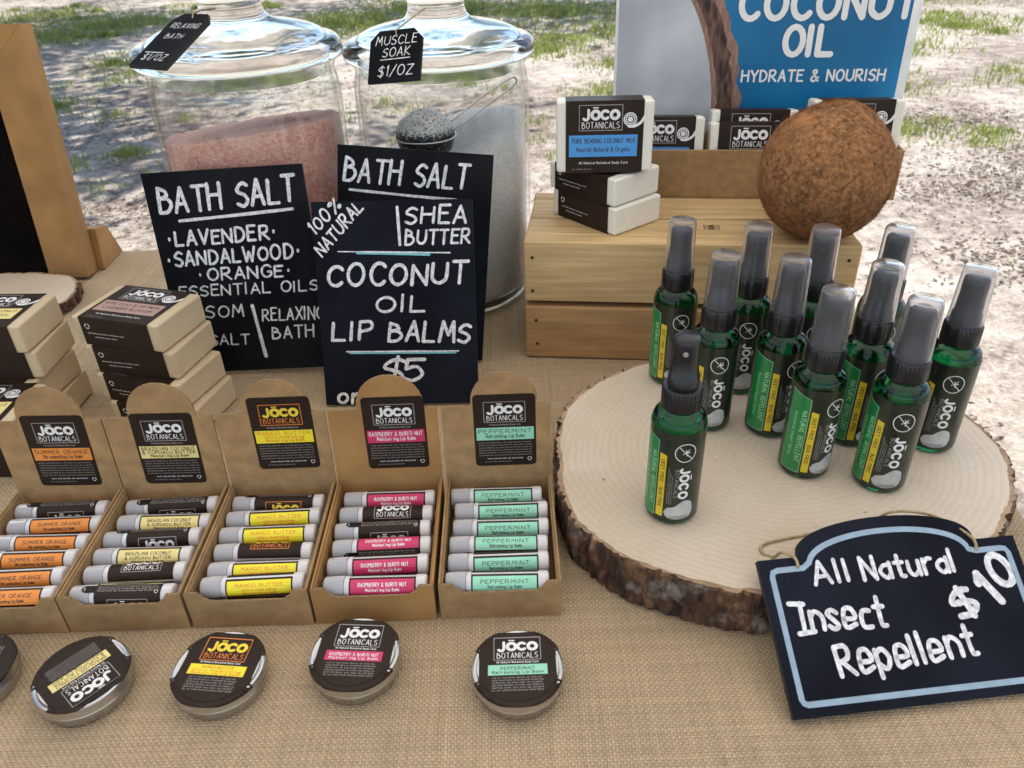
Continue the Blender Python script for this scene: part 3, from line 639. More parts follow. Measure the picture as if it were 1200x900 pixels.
# ------------------------------------------------------------------ soap
SOAP = (86, 62, 26)
def soap_meshes(kind):
    if kind in CH: return CH[kind]
    base, band, lines = kind; Lx, Wy, Tz = SOAP
    a = MB(); a.box(-Lx/2, Lx/2, -Wy/2, Wy/2, 0, Tz, base)
    me_bar = a.mesh('bar')
    b_ = MB(); x0, x1 = -Lx/2+8, Lx/2-9; e = .35
    y0, y1, z0, z1 = -Wy/2-e, Wy/2+e, -0.02, Tz+e
    vs = [(x, y, z) for x in (x0, x1) for y, z in ((y0, z0), (y1, z0), (y1, z1), (y0, z1))]
    ins = [(x, y*.985, z if z > 1 else z) for x, y, z in vs]
    b_.add(vs, [(0, 3, 7, 4), (3, 2, 6, 7), (2, 1, 5, 6), (1, 0, 4, 5)], 'label_dark')
    me_w = b_.mesh('wrapper')
    p = Print(flat_map((0, 0, Tz+e), (1, 0, 0), (0, 1, 0)), dl=.07)
    p.logo(-4, 6, 38, frame=True); p.swirl(22, 15, 5.5)
    p.grid(x0+3, -17, x1-5, 2, band, 1)
    ik = 'ink_dark'
    p.text(lines[0], -1, -5, 4.0, ik, .55, 2, fit=56); p.text(lines[1], -1, -12.5, 4.0, ik, .5, 2, fit=48)
    p.text('All Natural Botanical Body Care', -1, -23.5, 2.2, 'ink_white', .3, 2, fit=44, k=2); p.tiny(x0+6, x0+24, -28.5, 'ink_grey', 1.2)
    p.map = flat_map((0, -Wy/2-e, 0), (1, 0, 0), (0, 0, 1))
    p.recycle(x0+7, 18, 2.2); p.text('www.botanicals.com', -12, 10.5, 1.9, 'ink_white', .3, 2, fit=34, k=2) if False else p.tiny(x0+6, x0+42, 11, 'ink_white', 1.2); p.tiny(x0+12, x0+34, 7.5, 'ink_white', 1.2)
    CH[kind] = (me_bar, me_w, p.mb.mesh('printing')); return CH[kind]
def soap(kind, loc, rz, label, group, rx=0, ry=0):
    o = empty('soap_bar', loc, rz, label, 'soap', group); o.rotation_euler = (R(rx), R(ry), R(rz))
    a, w_, p = soap_meshes(kind)
    link('bar', a, o, bevel=2.4, seg=3); wo = link('wrapper', w_, o); link('printing', p, wo)
    return o
KY = ('soap_cream', 'band_cream', ('BRAZILIAN COCONUT', '& HEMP SEED BUTTER')); KR = ('soap_cream', 'band_rose', ('ROSE CLAY & OATMEAL', 'LAVENDER BLOSSOM')); KB = ('soap_white', 'band_blue', ('PURE BEARING COCONUT MILK', 'Nourish Natural & Organic'))
# the stack behind the second lip balm box
g2 = 'cream soap bars stacked behind the lip balm boxes'
def rotp(cx, cy_, ang, x, y): a = R(ang); return (cx+x*math.cos(a)-y*math.sin(a), cy_+x*math.sin(a)+y*math.cos(a))
names = ['bottom cream soap bar of the stack beside the black bath salt board', 'second lowest soap bar in the stack beside the bath salt board', 'soap bar directly under the topmost one beside the bath salt board', 'topmost cream soap bar with rose label, beside the bath salt board']
for k, (dx, dy, an) in enumerate(((14, -12, -15), (8, -7, -18), (5, -4, -14), (0, 0, -17))):
    x, y = rotp(-373+dx, 606+dy, an, 43, 31)
    soap(KR, (x, y, .35+k*26.6), an, names[k], g2)
g1 = 'cream soap bars stacked at the left edge of the table'
for k in range(4):
    soap(KY, (-450+(.8, -1, 1.5, 0)[k], 622+(2, -1, 1, 0)[k], .35+k*26.6), (1, -4, 3, 0)[k]-3, ['lowest bar of the tall soap stack at the table edge', 'second bar up in the tall soap stack at the table edge', 'third bar up in the tall soap stack at the table edge', 'top bar with pale yellow label on the tallest soap stack'][k], g1)
for k in range(2):
    soap(KY, (-446+k*1.5, 556-k, .35+k*26.6), -3+k*1.5, ['lower of two soap bars in front of the tall stack', 'upper of two yellow labelled soap bars before the tall stack'][k], g1)

# soap on the crate
zt = CT+.6
sx_, sy_ = 99, 744
d = Vector((math.cos(R(128)), math.sin(R(128)))); q = Vector((math.cos(R(38)), math.sin(R(38))))
g3 = 'white soap bars piled on the wooden crate'
def corner_soap(cx, cy_, z, ang, label, mirror=False):
    """white bar whose nearest long wrapped side starts at (cx, cy_) and runs to the back left"""
    # local -y side faces front left; local +x end is the near end
    x, y = rotp(cx, cy_, ang, -43, 31)
    return soap(KB, (x, y, z), ang, label, g3)
corner_soap(100, 694, CT+.2, -52, 'lowest white soap bar lying on the pine crate')
corner_soap(99, 697, CT+26.8, -50, 'middle white soap bar lying under the upright blue labelled one')
o = soap(KB, (91, 716, CT+53.8), -4, 'white soap bar with blue label standing upright on two others', g3, rx=84)
o.location = (.090, .722, (CT+56.2)*S); bpy.context.view_layer.update()
# stand on the long edge: local y becomes up
o.rotation_euler = (R(86), 0, R(-3)); o.location = (.092, .741, (CT+53.6+31)*S)

_cx, _cy = rotp(15, 690, -7.2, 80, 138)
CB = empty('carton', (_cx, _cy, .3), -7.2, 'plain brown carton behind the pine crate, carrying the soap tray', 'carton')
m1 = MB(); m1.box(0, 222, 0, 100, 0, CT-1, 'kraft'); m1.build('body', CB, bevel=1, seg=2)
for y0, y1 in ((0.5, 49.7), (50.3, 99.5)):
    m1 = MB(); m1.box(.5, 221.5, y0, y1, CT-.9, CT-.3, 'kraft'); m1.build('flap', CB)
# kraft tray of soaps behind the coconut
def pt(x, y):  # crate frame -> world
    return rotp(15, 690, -7.2, x, y)
tx, ty = pt(82, 120)
TR = empty('cardboard_tray', (tx, ty, CT+.2), -7.2, 'brown cardboard tray holding a row of soap bars on the crate', 'tray')
TW, TD, TH_ = 280, 70, 50
m1 = MB(); m1.box(0, TW, 0, TD, 0, 1.6, 'kraft'); m1.build('base', TR)
for nm, bx in (('front_panel', (0, TW, 0, 2, 1.7, TH_)), ('back_panel', (0, TW, TD-2, TD, 1.7, TH_)), ('side_panel', (0, 2, 2.1, TD-2.1, 1.7, TH_)), ('side_panel', (TW-2, TW, 2.1, TD-2.1, 1.7, TH_))):
    m1 = MB(); m1.box(*bx, 'kraft'); m1.build(nm, TR, bevel=.5, seg=1)
g4 = 'white soap bars standing in the cardboard tray'
def tray_soap(x, y, z, lab, rz=-7.2, rx=78):
    wx, wy = rotp(tx, ty, -7.2, x, y); o = soap(KB, (wx, wy, CT+z), rz, lab, g4); o.rotation_euler = (R(rx), 0, R(rz)); return o
tray_soap(46, 38, 43, 'soap bar at the end of the cardboard tray, behind the stacked soap', rx=80)
tray_soap(138, 36, 37, 'front soap bar of the pair in the middle of the tray', rx=78)
tray_soap(141, 60.5, 44, 'rear soap bar of the pair in the middle of the tray', rx=80)
tray_soap(234, 40, 59, 'highest soap bar in the tray, rising behind the coconut', rx=82)

# ------------------------------------------------------------------ poster board
px_, py_ = 118, 874
PO = empty('poster_board', (px_, py_, CT+.2), -7, 'blue and white printed coconut oil poster board behind the crate tray', 'poster')
PW, PH = 297, 300
lean = R(2)
def ptf(v): return Vector((v.x, v.y*math.cos(lean)+v.z*math.sin(lean), v.z*math.cos(lean)-v.y*math.sin(lean)))
m1 = MB(); m1.box(0, PW, 0, 5, 0, PH, 'foam_white', ptf); m1.build('board', PO, bevel=.5, seg=1)
pr = Print(flat_map(ptf(Vector((0, 0, 0))), (1, 0, 0), (0, math.sin(lean), math.cos(lean)), (0, -1, 0)), dl=.1)
pr.grid(3, 0, PW-9, PH-4, 'poster_blue', 1)
arc = [(98, -2), (100, 30), (100, 62), (98, 92), (92, 122), (83, 150), (70, 176), (53, 200), (32, 222), (8, 238), (-6, 246)]
def clampx(p): return [(min(max(x, 3), PW-9), min(max(y, 0), PH-4)) for x, y in p]
fl = cat_rom([(x+4, y) for x, y in arc], 4); fl = [(x, max(0, y)) for x, y in fl if x > 3]
rim_o = [(x+28+3*noise.noise(Vector((y*.06, 2, 0)))*3, y+6) for x, y in fl]
def band(A, B, mt, layer):
    for (a, b_, c, d) in zip(A, A[1:], B[1:], B): pr.poly([a, b_, c, d], mt, layer)
sh = [(x-52, y) for x, y in fl]
pr.poly([(3, 0)]+[p for p in fl]+[(3, fl[-1][1])], 'poster_flesh', 2)
mid1 = [(x+5+2*noise.noise(Vector((y*.11, 7, 0))), y+1) for x, y in fl]; mid2 = [(x+21+4*noise.noise(Vector((y*.15, 5, 0))), y+3) for x, y in fl]
band(fl, mid1, 'poster_rind', 3); band(mid1, mid2, 'poster_rim', 3); band(mid2, rim_o, 'poster_rind', 3)
pr.text('COCONUT', 207, 158, 27, 'ink_white', 6.0, 5, fit=166)
pr.text('OIL', 194, 124, 26, 'ink_white', 6, 5, fit=46)
pr.text('HYDRATE & NOURISH', 203, 98.5, 10.5, 'ink_white', 2.0, 5, fit=142)
pr.build('print', PO)

# ------------------------------------------------------------------ coconut
CC = (281, 680, CT+61.5)
m1 = MB(); vs = []; n1, n2 = 120, 80
for j in range(n2+1):
    th = math.pi*j/n2
    for i in range(n1):
        ph = 2*math.pi*i/n1; p = Vector((math.sin(th)*math.cos(ph), math.sin(th)*math.sin(ph), math.cos(th)))
        r_ = 56+3.6*noise.noise(p*1.3+Vector((4, 1, 2)))+1.0*noise.noise(p*5)+.9*noise.noise(p*19); pt_ = Vector((p.x*1.0, p.y, p.z*1.05))*r_
        # a blunt pole towards the upper left
        kk = max(0, p.dot(Vector((-.72, -.1, .69)))-.86); pt_ += Vector((-.72, -.1, .69))*kk*7
        vs.append(pt_)
zmin = min(v.z for v in vs)
m1.add(vs, [(j*n1+i, (j+1)*n1+i, (j+1)*n1+(i+1) % n1, j*n1+(i+1) % n1) for j in range(n2) for i in range(n1)], 'coco_husk')
CO = empty('coconut', (CC[0], CC[1], CT+.1), 0, 'whole brown hairy coconut resting on the right end of the crate', 'coconut')
m1.build('shell', CO, smooth=80, loc=(0, 0, -zmin))
m1 = MB(); g = random.Random(3)
for _ in range(36000):
    p = Vector((g.gauss(0, 1), g.gauss(0, 1), g.gauss(0, 1))).normalized(); r_ = 56+3.6*noise.noise(p*1.3+Vector((4, 1, 2)))+1.0*noise.noise(p*5)+.9*noise.noise(p*19)
    b0 = Vector((p.x*1.0, p.y, p.z*1.05))*(r_-.1); ax = Vector((-.72, -.1, .69)); t = (ax-p*ax.dot(p)); t = t.normalized() if t.length > .01 else p.orthogonal()
    t = (t+p.cross(t)*g.gauss(0, .55)).normalized(); l_ = g.uniform(3, 11); s_ = p.cross(t)*g.uniform(.09, .22)
    e1 = b0+t*l_*.5+p*g.uniform(.2, .9); e2 = b0+t*l_+p*g.uniform(-.1, 1.9)*(2.6 if g.random() < .12 else .7)
    if b0.z < zmin+1.5 or e2.z < zmin+.8: continue
    m1.add([b0-s_, b0+s_, e1+s_*.7, e1-s_*.7, e2], [(0, 1, 2, 3), (3, 2, 4)], 'coco_fibre')
fo = m1.build('fibres', CO, loc=(0, 0, -zmin)); tag(fo, kind='stuff')

# ------------------------------------------------------------------ glass jars of bath salt
def jar(cx, cy_, label, labels, saltmat, prof_fn, seed):
    o = empty('glass_jar', (cx, cy_, .3), 0, label, 'jar', 'big glass jars of bath salt')
    outer = [(0, 0), (70, 0), (82, 2), (88, 9), (89, 20), (89.5, 120), (90, 215), (89.5, 232), (87.5, 243), (86, 249), (88, 254), (90, 256), (89, 258)]
    inner = [(84, 258), (82.5, 250), (83.5, 242), (85.5, 231), (86, 214), (85.5, 120), (85, 22), (82, 13), (70, 9), (0, 8)]
    m1 = MB(); m1.lathe(outer+inner, 'jar_glass', 72); m1.build('body', o, smooth=60)
    lid = [(0, 262), (76, 262), (78, 246), (81, 246), (81.5, 258.6), (94, 258.8), (96.4, 261), (96.8, 266), (95.6, 271.5), (92, 275), (87, 275.8), (84, 276), (80, 280), (70, 284.5), (56, 288), (42, 290.5), (34, 293), (30, 297), (28, 303), (28, 310), (31, 318), (36, 328), (38, 340), (36, 352), (26, 361), (10, 365), (0, 365.5)]
    m2 = MB(); m2.lathe(lid, 'lid_glass', 72); m2.build('lid', o, smooth=50)
    # salt fill follows the inside of the jar
    m3 = MB(); n1 = 64; vs = []; rows = [(0, 8.6), (69, 9.6), (81, 14), (84.4, 23), (84.7, 60), (84.9, 100)]
    for r_, z in rows[1:]:
        for i in range(n1): a = 2*math.pi*i/n1; vs.append((r_*math.sin(a), -r_*math.cos(a), z))
    for r_ in (85, 70, 52, 34, 16):
        for i in range(n1):
            a = 2*math.pi*i/n1; x, y = r_*math.sin(a), -r_*math.cos(a); vs.append((x, y, prof_fn(x, y)+3*noise.noise(Vector((x*.05, y*.05, seed)))+1.2*noise.noise(Vector((x*.2, y*.2, seed)))))
    vs.append((0, 0, prof_fn(0, 0))); J = 10
    m3.add(vs, [(j*n1+i, j*n1+(i+1) % n1, (j+1)*n1+(i+1) % n1, (j+1)*n1+i) for j in range(J-1) for i in range(n1)]+[((J-1)*n1+i, (J-1)*n1+(i+1) % n1, J*n1) for i in range(n1)]+[tuple(range(n1-1, -1, -1))], saltmat)
    so_ = m3.build('bath_salt', smooth=60); so_.location = Vector((cx, cy_, .3))*S; tag(so_, labels, 'bath salt', kind='stuff')
    return o
JL = jar(-247, 806, 'large lidded glass jar filled with pink bath salt', 'coarse pink bath salt filling the left jar', 'salt_pink', lambda x, y: 208+.10*x-.12*y, 2)
JL.scale = (1, 1, 1.045)
jar(-62, 862, 'large lidded glass jar filled with white bath salt', 'coarse white bath salt filling the jar near the crate', 'salt_white', lambda x, y: 168+.32*x+.10*y, 7)
# strainer ball inside the white salt
SB = empty('tea_strainer', (-78, 806, 180), 0, 'round speckled mesh strainer with wire handle inside the white salt jar', 'strainer')
m1 = MB(); m1.lathe([(0, -27), (14, -23), (26, -13), (30, 0), (26, 14), (14, 23), (0, 27)], 'strainer_mesh', 32); bo = m1.build('bowl', SB, smooth=80); bo.location = (0, 0, .013)
m1 = MB(); m1.tube([(30.5*math.cos(a), 30.5*math.sin(a), 13) for a in [2*math.pi*k/24 for k in range(25)]], .9, 'steel', 6); m1.build('rim', SB, smooth=60)
m1 = MB(); m1.tube(cat_rom([(22, 3, 22), (60, 8, 48), (86, 12, 62), (92, 14, 62), (90, 16, 55), (64, 14, 38), (25, 8, 14)], 6), 1.0, 'steel', 6); m1.build('handle', SB, smooth=60)

# price tags hung on the lids
def price_tag(pts, lines, label, knot):
    """pts: bottom left, bottom right, top right, top left corners (world, mm)"""
    bl, br, tr_, tl = [Vector(p) for p in pts]
    ex = (br-bl); W_ = ex.length; ex.normalize(); ey = ((tl+tr_)/2-(bl+br)/2); H_ = ey.length; ey.normalize(); n_ = ex.cross(ey).normalized(); ey = n_.cross(ex).normalized()
    o = empty('price_tag', bl, 0, label, 'tag'); c = 9
    out = [(0, 0), (W_, 0), (W_, H_-c), (W_-c, H_), (c, H_), (0, H_-c)]
    tf = lambda v: ex*v.x+ey*v.y+n_*v.z
    m1 = MB(); m1.prism(out, -1.4, 1.4, 'chalkboard', tf, 'board_edge'); m1.build('board', o, bevel=.3, seg=1)
    pr = Print(flat_map(n_*1.45, ex, ey, n_), dl=.1)
    for t, x, y, h_, al in lines: 
        if t == '_': pr.stroke([(x, y), (h_, y+.3)], .9, 'chalk_white', 2)
        else: pr.text(t, x*W_, y*H_, h_, 'chalk_white', h_*.11, 2, jit=.07, fit=al*W_, slant=.14)
    pr.build('lettering', o)
    h0 = bl+ex*W_/2+ey*(H_-5)+n_*1.6
    m1 = MB(); kn = Vector(knot); mid = (h0+kn)/2+n_*3
    m1.tube([v-bl for v in cat_rom([tuple(h0-n_*3.4), tuple(h0+n_*.6), tuple(mid), tuple(kn)], 5) and [Vector(q_) for q_ in ([h0-n_*3.4+ey*4, h0, h0+n_*2+ey*3, mid, kn])]], .8, 'twine', 6); m1.build('string', o, smooth=60)
    return o
price_tag([(-309, 705, 285), (-268, 676, 287), (-231, 722, 319), (-271, 750, 317)], [('RELAXING', .52, .72, 6, .74), ('BATH', .48, .52, 6, .45), ('_', 6, 17, 31, 0), ('$1/OZ', .48, .12, 7, .6)],
          'black price tag tilted over the lid of the pink salt jar', (-252, 779, 318))
price_tag([(-123, 770, 251), (-73, 752, 257), (-54, 772, 296), (-104, 790, 291)], [('MUSCLE', .5, .72, 8, .78), ('SOAK', .52, .49, 8, .52), ('_', 12, 21, 42, 0), ('$1/OZ', .52, .12, 9, .66)],
          'black chalk price tag hanging before the white salt jar lid', (-70, 834, 306))

# ------------------------------------------------------------------ chalk boards
def board(name, base_l, base_r, top_l, ht, label, draw, mt='chalkboard', th=3.2, outline=None):
    bl, br = Vector(base_l), Vector(base_r); ex = (br-bl).normalized(); W_ = (br-bl).length
    ey = (Vector(top_l)-bl); ey = (ey-ex*ey.dot(ex)).normalized(); n_ = ex.cross(ey).normalized()
    o = empty(name, bl, 0, label, 'chalkboard sign'); tf = lambda v: ex*v.x+ey*v.y+n_*v.z
    m1 = MB(); m1.prism(outline(W_, ht) if outline else [(0, 0), (W_, 0), (W_, ht), (0, ht)], -th/2, th/2, mt, tf, 'board_edge'); m1.build('board', o, bevel=.7, seg=2)
    pr = Print(flat_map(n_*(th/2+.05), ex, ey, n_), dl=.1); draw(pr, W_, ht); pr.build('lettering', o)
    return o, ex, ey, n_, bl
def T(pr, t, x, y, h_, fit, mt='chalk_white', w_=None, ang=0, jit=.12, slant=.13):
    c = pr.place(ang, x, y); pr.text(t, 0, 0, h_, mt, (w_ or h_*.185)*1.04, 2, jit=jit, fit=fit, slant=slant); pr.place()
def drawA(p, W_, H_):
    T(p, 'BATH SALT', W_*.50, H_-34, 21, W_*.86, w_=3.1, ang=2)
    p.stroke([(W_*.18, H_-44), (W_*.5, H_-42), (W_*.9, H_-39)], 2.8, 'chalk_white', 2, jit=.2)
    T(p, '*LAVENDER*', W_*.42, H_-66, 12.5, W_*.70, ang=1); T(p, '*SANDALWOOD*', W_*.47, H_-85, 12.5, W_*.86, ang=1)
    T(p, '*ORANGE*', W_*.52, H_-101, 11, W_*.60); T(p, 'ESSENTIAL OILS', W_*.52, H_-116, 10, W_*.90, w_=1.6)
    T(p, 'EPSOM', W_*.26, H_-138, 11.5, W_*.40, w_=1.6); T(p, 'SALT', W_*.33, H_-166, 10.5, W_*.26, w_=1.5)
    p.stroke([(W_*.53, H_-128), (W_*.54, H_-150), (W_*.555, H_-180)], 3.4, 'chalk_white', 2, jit=.15)
    T(p, 'RELAXING', W_*.78, H_-144, 11.5, W_*.40, w_=1.6, ang=-1); T(p, 'BATH', W_*.76, H_-162, 11.5, W_*.27, w_=1.7)
def drawB(p, W_, H_):
    T(p, 'BATH SALT', W_*.44, H_-32, 20, W_*.80, w_=2.7)
    p.stroke([(W_*.08, H_-40), (W_*.5, H_-42), (W_*.86, H_-43)], 2.4, 'chalk_white', 2, jit=.2)
def drawC(p, W_, H_):
    T(p, '100%', W_*.10, H_-17, 10.5, W_*.25, w_=1.7, ang=43); T(p, 'NATURAL', W_*.185, H_-27, 10.5, W_*.40, w_=1.7, ang=46)
    p.stroke([(W_*.535, H_-6), (W_*.54, H_-38)], 2.8, 'chalk_white', 2, jit=.15)
    T(p, 'SHEA', W_*.77, H_-20, 14, W_*.37, w_=2.2); T(p, 'BUTTER', W_*.775, H_-38, 12, W_*.40, w_=2)
    p.stroke([(W_*.15, H_-43), (W_*.5, H_-44.5), (W_*.85, H_-46)], 1.2, 'chalk_white', 2, jit=.3)
    p.stroke([(W_*.27, H_-44.5), (W_*.72, H_-47)], 2.6, 'chalk_teal', 1, jit=.3)
    T(p, 'COCONUT', W_*.51, H_-73, 18, W_*.88, w_=3); T(p, 'OIL', W_*.52, H_-97, 14, W_*.31, w_=2.4)
    T(p, 'LIP', W_*.20, H_-122, 16, W_*.25, w_=2.7); T(p, 'BALMS', W_*.69, H_-125, 17, W_*.52, w_=2.8, ang=-2)
    p.stroke([(W_*.16, H_-133), (W_*.5, H_-133.5), (W_*.88, H_-134)], 1.5, 'chalk_white', 2, jit=.3)
    p.stroke([(W_*.18, H_-134), (W_*.86, H_-135)], 2.4, 'chalk_teal', 1, jit=.3)
    T(p, '$', W_*.44, H_-163, 21, W_*.13, w_=3.0, slant=.25); T(p, '5', W_*.58, H_-161, 20, W_*.11, w_=3.0, slant=.2)
    T(p, 'or', W_*.15, H_-181, 14, W_*.14, w_=2.6)
board('chalkboard_sign', (-322, 680, 1.8), (-174, 673, 8), (-328, 712, 187), 194, 'black chalk sign reading bath salt lavender, before the pink salt jar', drawA)
board('chalkboard_sign', (-173, 694, 14), (-29, 684, 1.8), (-150, 742, 205), 198, 'black chalk sign mostly hidden behind the shea butter sign', drawB)
board('chalkboard_sign', (-172, 613, 1.8), (-31, 608, 1.8), (-158, 672, 172), 183, 'sky-tinted navy chalk sign for coconut oil lip balms, frontmost of three', drawC, 'chalkboard_sky_tint')
def sign_outline(W_, H_):
    o = [(0, 0), (W_, 0), (W_, H_), (W_*.845, H_)]
    o += [(W_*(.5+.345*math.cos(R(a))*1.0), H_+20*math.sin(R(a))**.8) for a in range(8, 173, 8)]
    o += [(W_*.155, H_), (0, H_)]
    return o
def drawD(p, W_, H_):
    a = 7; arc_ = [(W_*(.5+.31*math.cos(R(t))), H_-a-.5+18.5*max(0, math.sin(R(t)))**.85) for t in range(4, 177, 6)]
    path = [(W_*.5, a), (W_-a-4, a), (W_-a-1, a+1), (W_-a, a+4), (W_-a, H_-a-3), (W_-a-1.5, H_-a-.5), (W_-a-4, H_-a)]+[(W_*.835, H_-a)]+arc_+[(W_*.165, H_-a), (a+4, H_-a), (a+1, H_-a-1), (a, H_-a-4), (a, a+3), (a+1, a+1), (a+3, a), (W_*.5, a)]
    p.stroke(path, 3.4, 'chalk_blue', 2)
    T(p, 'All', W_*.265, H_-17, 13, 22, w_=2.4, jit=.07, slant=0, ang=2); T(p, 'Natural', W_*.56, H_-18, 13, 58, w_=2.4, jit=.07, slant=0, ang=0)
    T(p, 'Insect', W_*.265, H_-44, 16.5, 50, w_=2.7, jit=.07, slant=0, ang=-2); p.stroke([(W_*.078, H_-27), (W_*.13, H_-28)], 3, 'chalk_white', 2); p.stroke([(W_*.092, H_-44.5), (W_*.15, H_-44)], 3, 'chalk_white', 2)
    T(p, 'Repellent', W_*.46, H_-68, 16.5, 84, w_=2.75, jit=.07, slant=0, ang=3)
    T(p, '$', W_*.735, H_-44, 15, 13, w_=3.6, ang=20, slant=0); T(p, '1', W_*.845, H_-40, 20, 7, w_=4.8, ang=30, slant=0); T(p, '0', W_*.925, H_-29, 18, 12, w_=4.4, ang=20, slant=0)
SO, ex, ey, n_, bl = board('chalkboard_sign', (152, 273, 2.2), (316, 287.5, 2.2), (154, 349, 51), 90, 'sky-tinted navy insect repellent sign with arched top leaning on the wood slice', drawD, 'chalkboard_sky_tint', 4, sign_outline)
m1 = MB(); A = ex*24+ey*99+n_*2.6; B = ex*137+ey*99+n_*2.6
wp = lambda *q_: Vector(q_)-bl
pts = [ex*24+ey*84-n_*2.5, ex*24+ey*84+n_*2.6, ex*23+ey*90+n_*2.8, ex*17+ey*94+n_*0, wp(163, 365, 37.6), wp(157, 370, 37.4), wp(163, 378, 37.4), wp(200, 386, 37.6), wp(232, 388, 43), ex*96+ey*113-n_*3, ex*118+ey*109-n_*2, ex*132+ey*98+n_*1, ex*138+ey*90+n_*2.8, ex*138+ey*84+n_*2.6, ex*138+ey*84-n_*2.5]
m1.tube([Vector(q_) for q_ in cat_rom([tuple(p) for p in pts], 5)], 1.0, 'twine', 6)
m1.build('twine_hanger', SO, smooth=60)

# ------------------------------------------------------------------ lip balm boxes and tubes
def sticker(pr, W_, H_, band, lines, lmat=('ink_white', 'ink_white'), tmat='ink_dark'):
    """print, origin at the lower left corner of a W_ x H_ label"""
    pr.rrect(0, 0, W_, H_, 3.2, 'label_dark', 1)
    pr.logo(W_/2, H_*.62, W_*.66, lmat[0], 2, lmat[1])
    pr.text('All Natural Botanical Body Care', W_/2, H_*.575, 1.2, 'ink_grey', .22, 2, fit=W_*.5, k=2)
    pr.grid(1.6, H_*.37, W_-1.6, H_*.545, band, 2)
    if len(lines) == 3: ys = (.485, .435, .39)
    else: ys = (.465, .40)
    for t, y, hh in zip(lines, ys, (2.9, 2.6, 2.2)): pr.text(t, W_/2, H_*y, hh if len(lines) == 3 else hh*1.15, tmat, .42, 3, fit=W_*(.86 if t.isupper() else .62), k=3)
    for k in range(6): pr.tiny(3, W_-3, H_*(.325-.036*k), 'ink_grey', 1.0, 2, k)
    pr.tiny(9, W_-8, H_*.095, 'ink_white', 1.2, 2, 3); pr.tiny(7, W_*.6, H_*.05, 'ink_grey', 1.0, 2, 4); pr.recycle(W_-5, H_*.09, 1.4)
FL = {
 'orange': ('band_orange', ('SUMMER ORANGE', 'Rejuvenating Lip Balm'), ('ink_white', 'ink_white'), 'ink_dark', 'kraft', 'summer orange'),
 'cream': ('band_cream', ('BRAZILIAN COCONUT', '& CUPUACU BUTTER', 'Moisturizing Lip Balm'), ('ink_white', 'ink_white'), 'ink_dark', 'kraft', 'pale yellow'),
 'yellow': ('band_yellow', ('MANGO BUTTER', 'Ultra Hydrating', 'Moisturizing Lip Balm'), ('ink_yellow', 'ink_orange'), 'ink_orange', 'kraft', 'bright yellow'),
 'pink': ('band_pink', ('RASPBERRY & BURITI NUT', 'Moisturizing Lip Balm'), ('ink_white', 'ink_white'), 'ink_white', 'kraft_warm', 'raspberry pink'),  # warmer kraft: warm light on this box put into its colour
 'mint': ('band_mint', ('PEPPERMINT', 'Refreshing Lip Balm'), ('ink_white', 'ink_white'), 'ink_dark', 'kraft', 'mint green')}
BW, BD, BH = 78.5, 108, 31.5
def lip_box(x, y, fl, label, px0):
    band, lines, lm, tm, km, _ = FL[fl]
    o = empty('display_box', (x, y, .2), 0, label, 'display box', 'lip balm display boxes in a row')
    m1 = MB(); m1.box(0, BW, 0, BD, 0, 1.2, km); m1.build('base', o)
    # front wall with a scooped lip
    out = [(0, 1.3), (BW, 1.3), (BW, BH), (BW-9, BH), (BW-12, 26.5), (BW-16, 23.5), (16, 23.5), (12, 26.5), (9, BH), (0, BH)]
    m1 = MB(); m1.prism(out, -1.5, 0, km, lambda v: Vector((v.x, -v.z, v.y)), 'kraft_edge'); m1.build('front_wall', o, bevel=.35, seg=1)
    for xx in (0, BW-1.6):
        m1 = MB(); m1.box(xx, xx+1.6, 1.7, BD, 1.3, BH, km); m1.box(xx+(1.7 if xx == 0 else -1.1), xx+(2.8 if xx == 0 else -.1), 2.2, BD-2, 1.3, BH-1.2, km); m1.build('side_wall', o, bevel=.4, seg=1)
    # back panel with round head, leaning back a touch
    hx = BW/2+1+{'orange': 3, 'cream': 3, 'yellow': 5, 'pink': 5, 'mint': 5}[fl]; hr = 24
    out = [(0, 1.3), (BW, 1.3), (BW, 91), (hx+hr, 91)]+[(hx+hr*math.cos(R(a)), 94+hr*math.sin(R(a))) for a in range(0, 181, 12)]+[(hx-hr, 91), (0, 91)]
    ln = R(3.5)
    tf = lambda v: Vector((v.x, BD+.2+v.z+v.y*math.sin(ln), v.y*math.cos(ln)))
    m1 = MB(); m1.prism(out, 0, 1.6, km, tf, 'kraft_edge'); bp_ = m1.build('back_panel', o, bevel=.3, seg=1)
    pr = Print(flat_map(tf(Vector((hx-22.5+{'orange': -1, 'cream': -2.5, 'yellow': 1.5, 'pink': 2, 'mint': 0}[fl], {'orange': 35, 'cream': 33.5, 'yellow': 43, 'pink': 40, 'mint': 39}[fl], -.12))), (1, 0, 0), (0, math.sin(ln), math.cos(ln)), (0, -1, 0)), dl=.07)
    ang = {'orange': -1.5, 'cream': -1, 'yellow': 0, 'pink': 0, 'mint': 0}[fl]
    pr.place(ang, px0, 0) if False else pr.place(ang, 0, 0)
    sticker(pr, 45, 61, band, lines, lm, tm) ; pr.build('sticker', bp_)
    return o
TL, TR2 = 67, 7.8
def xmap(rot):   # tube lies along x; label arc coordinate y (mm) grows downwards on the side facing the camera
    def f_(x, y, l):
        a = R(rot)+y/TR2; r_ = TR2+.12+l
        return Vector((x, -r_*math.sin(a), r_*math.cos(a)))
    return f_
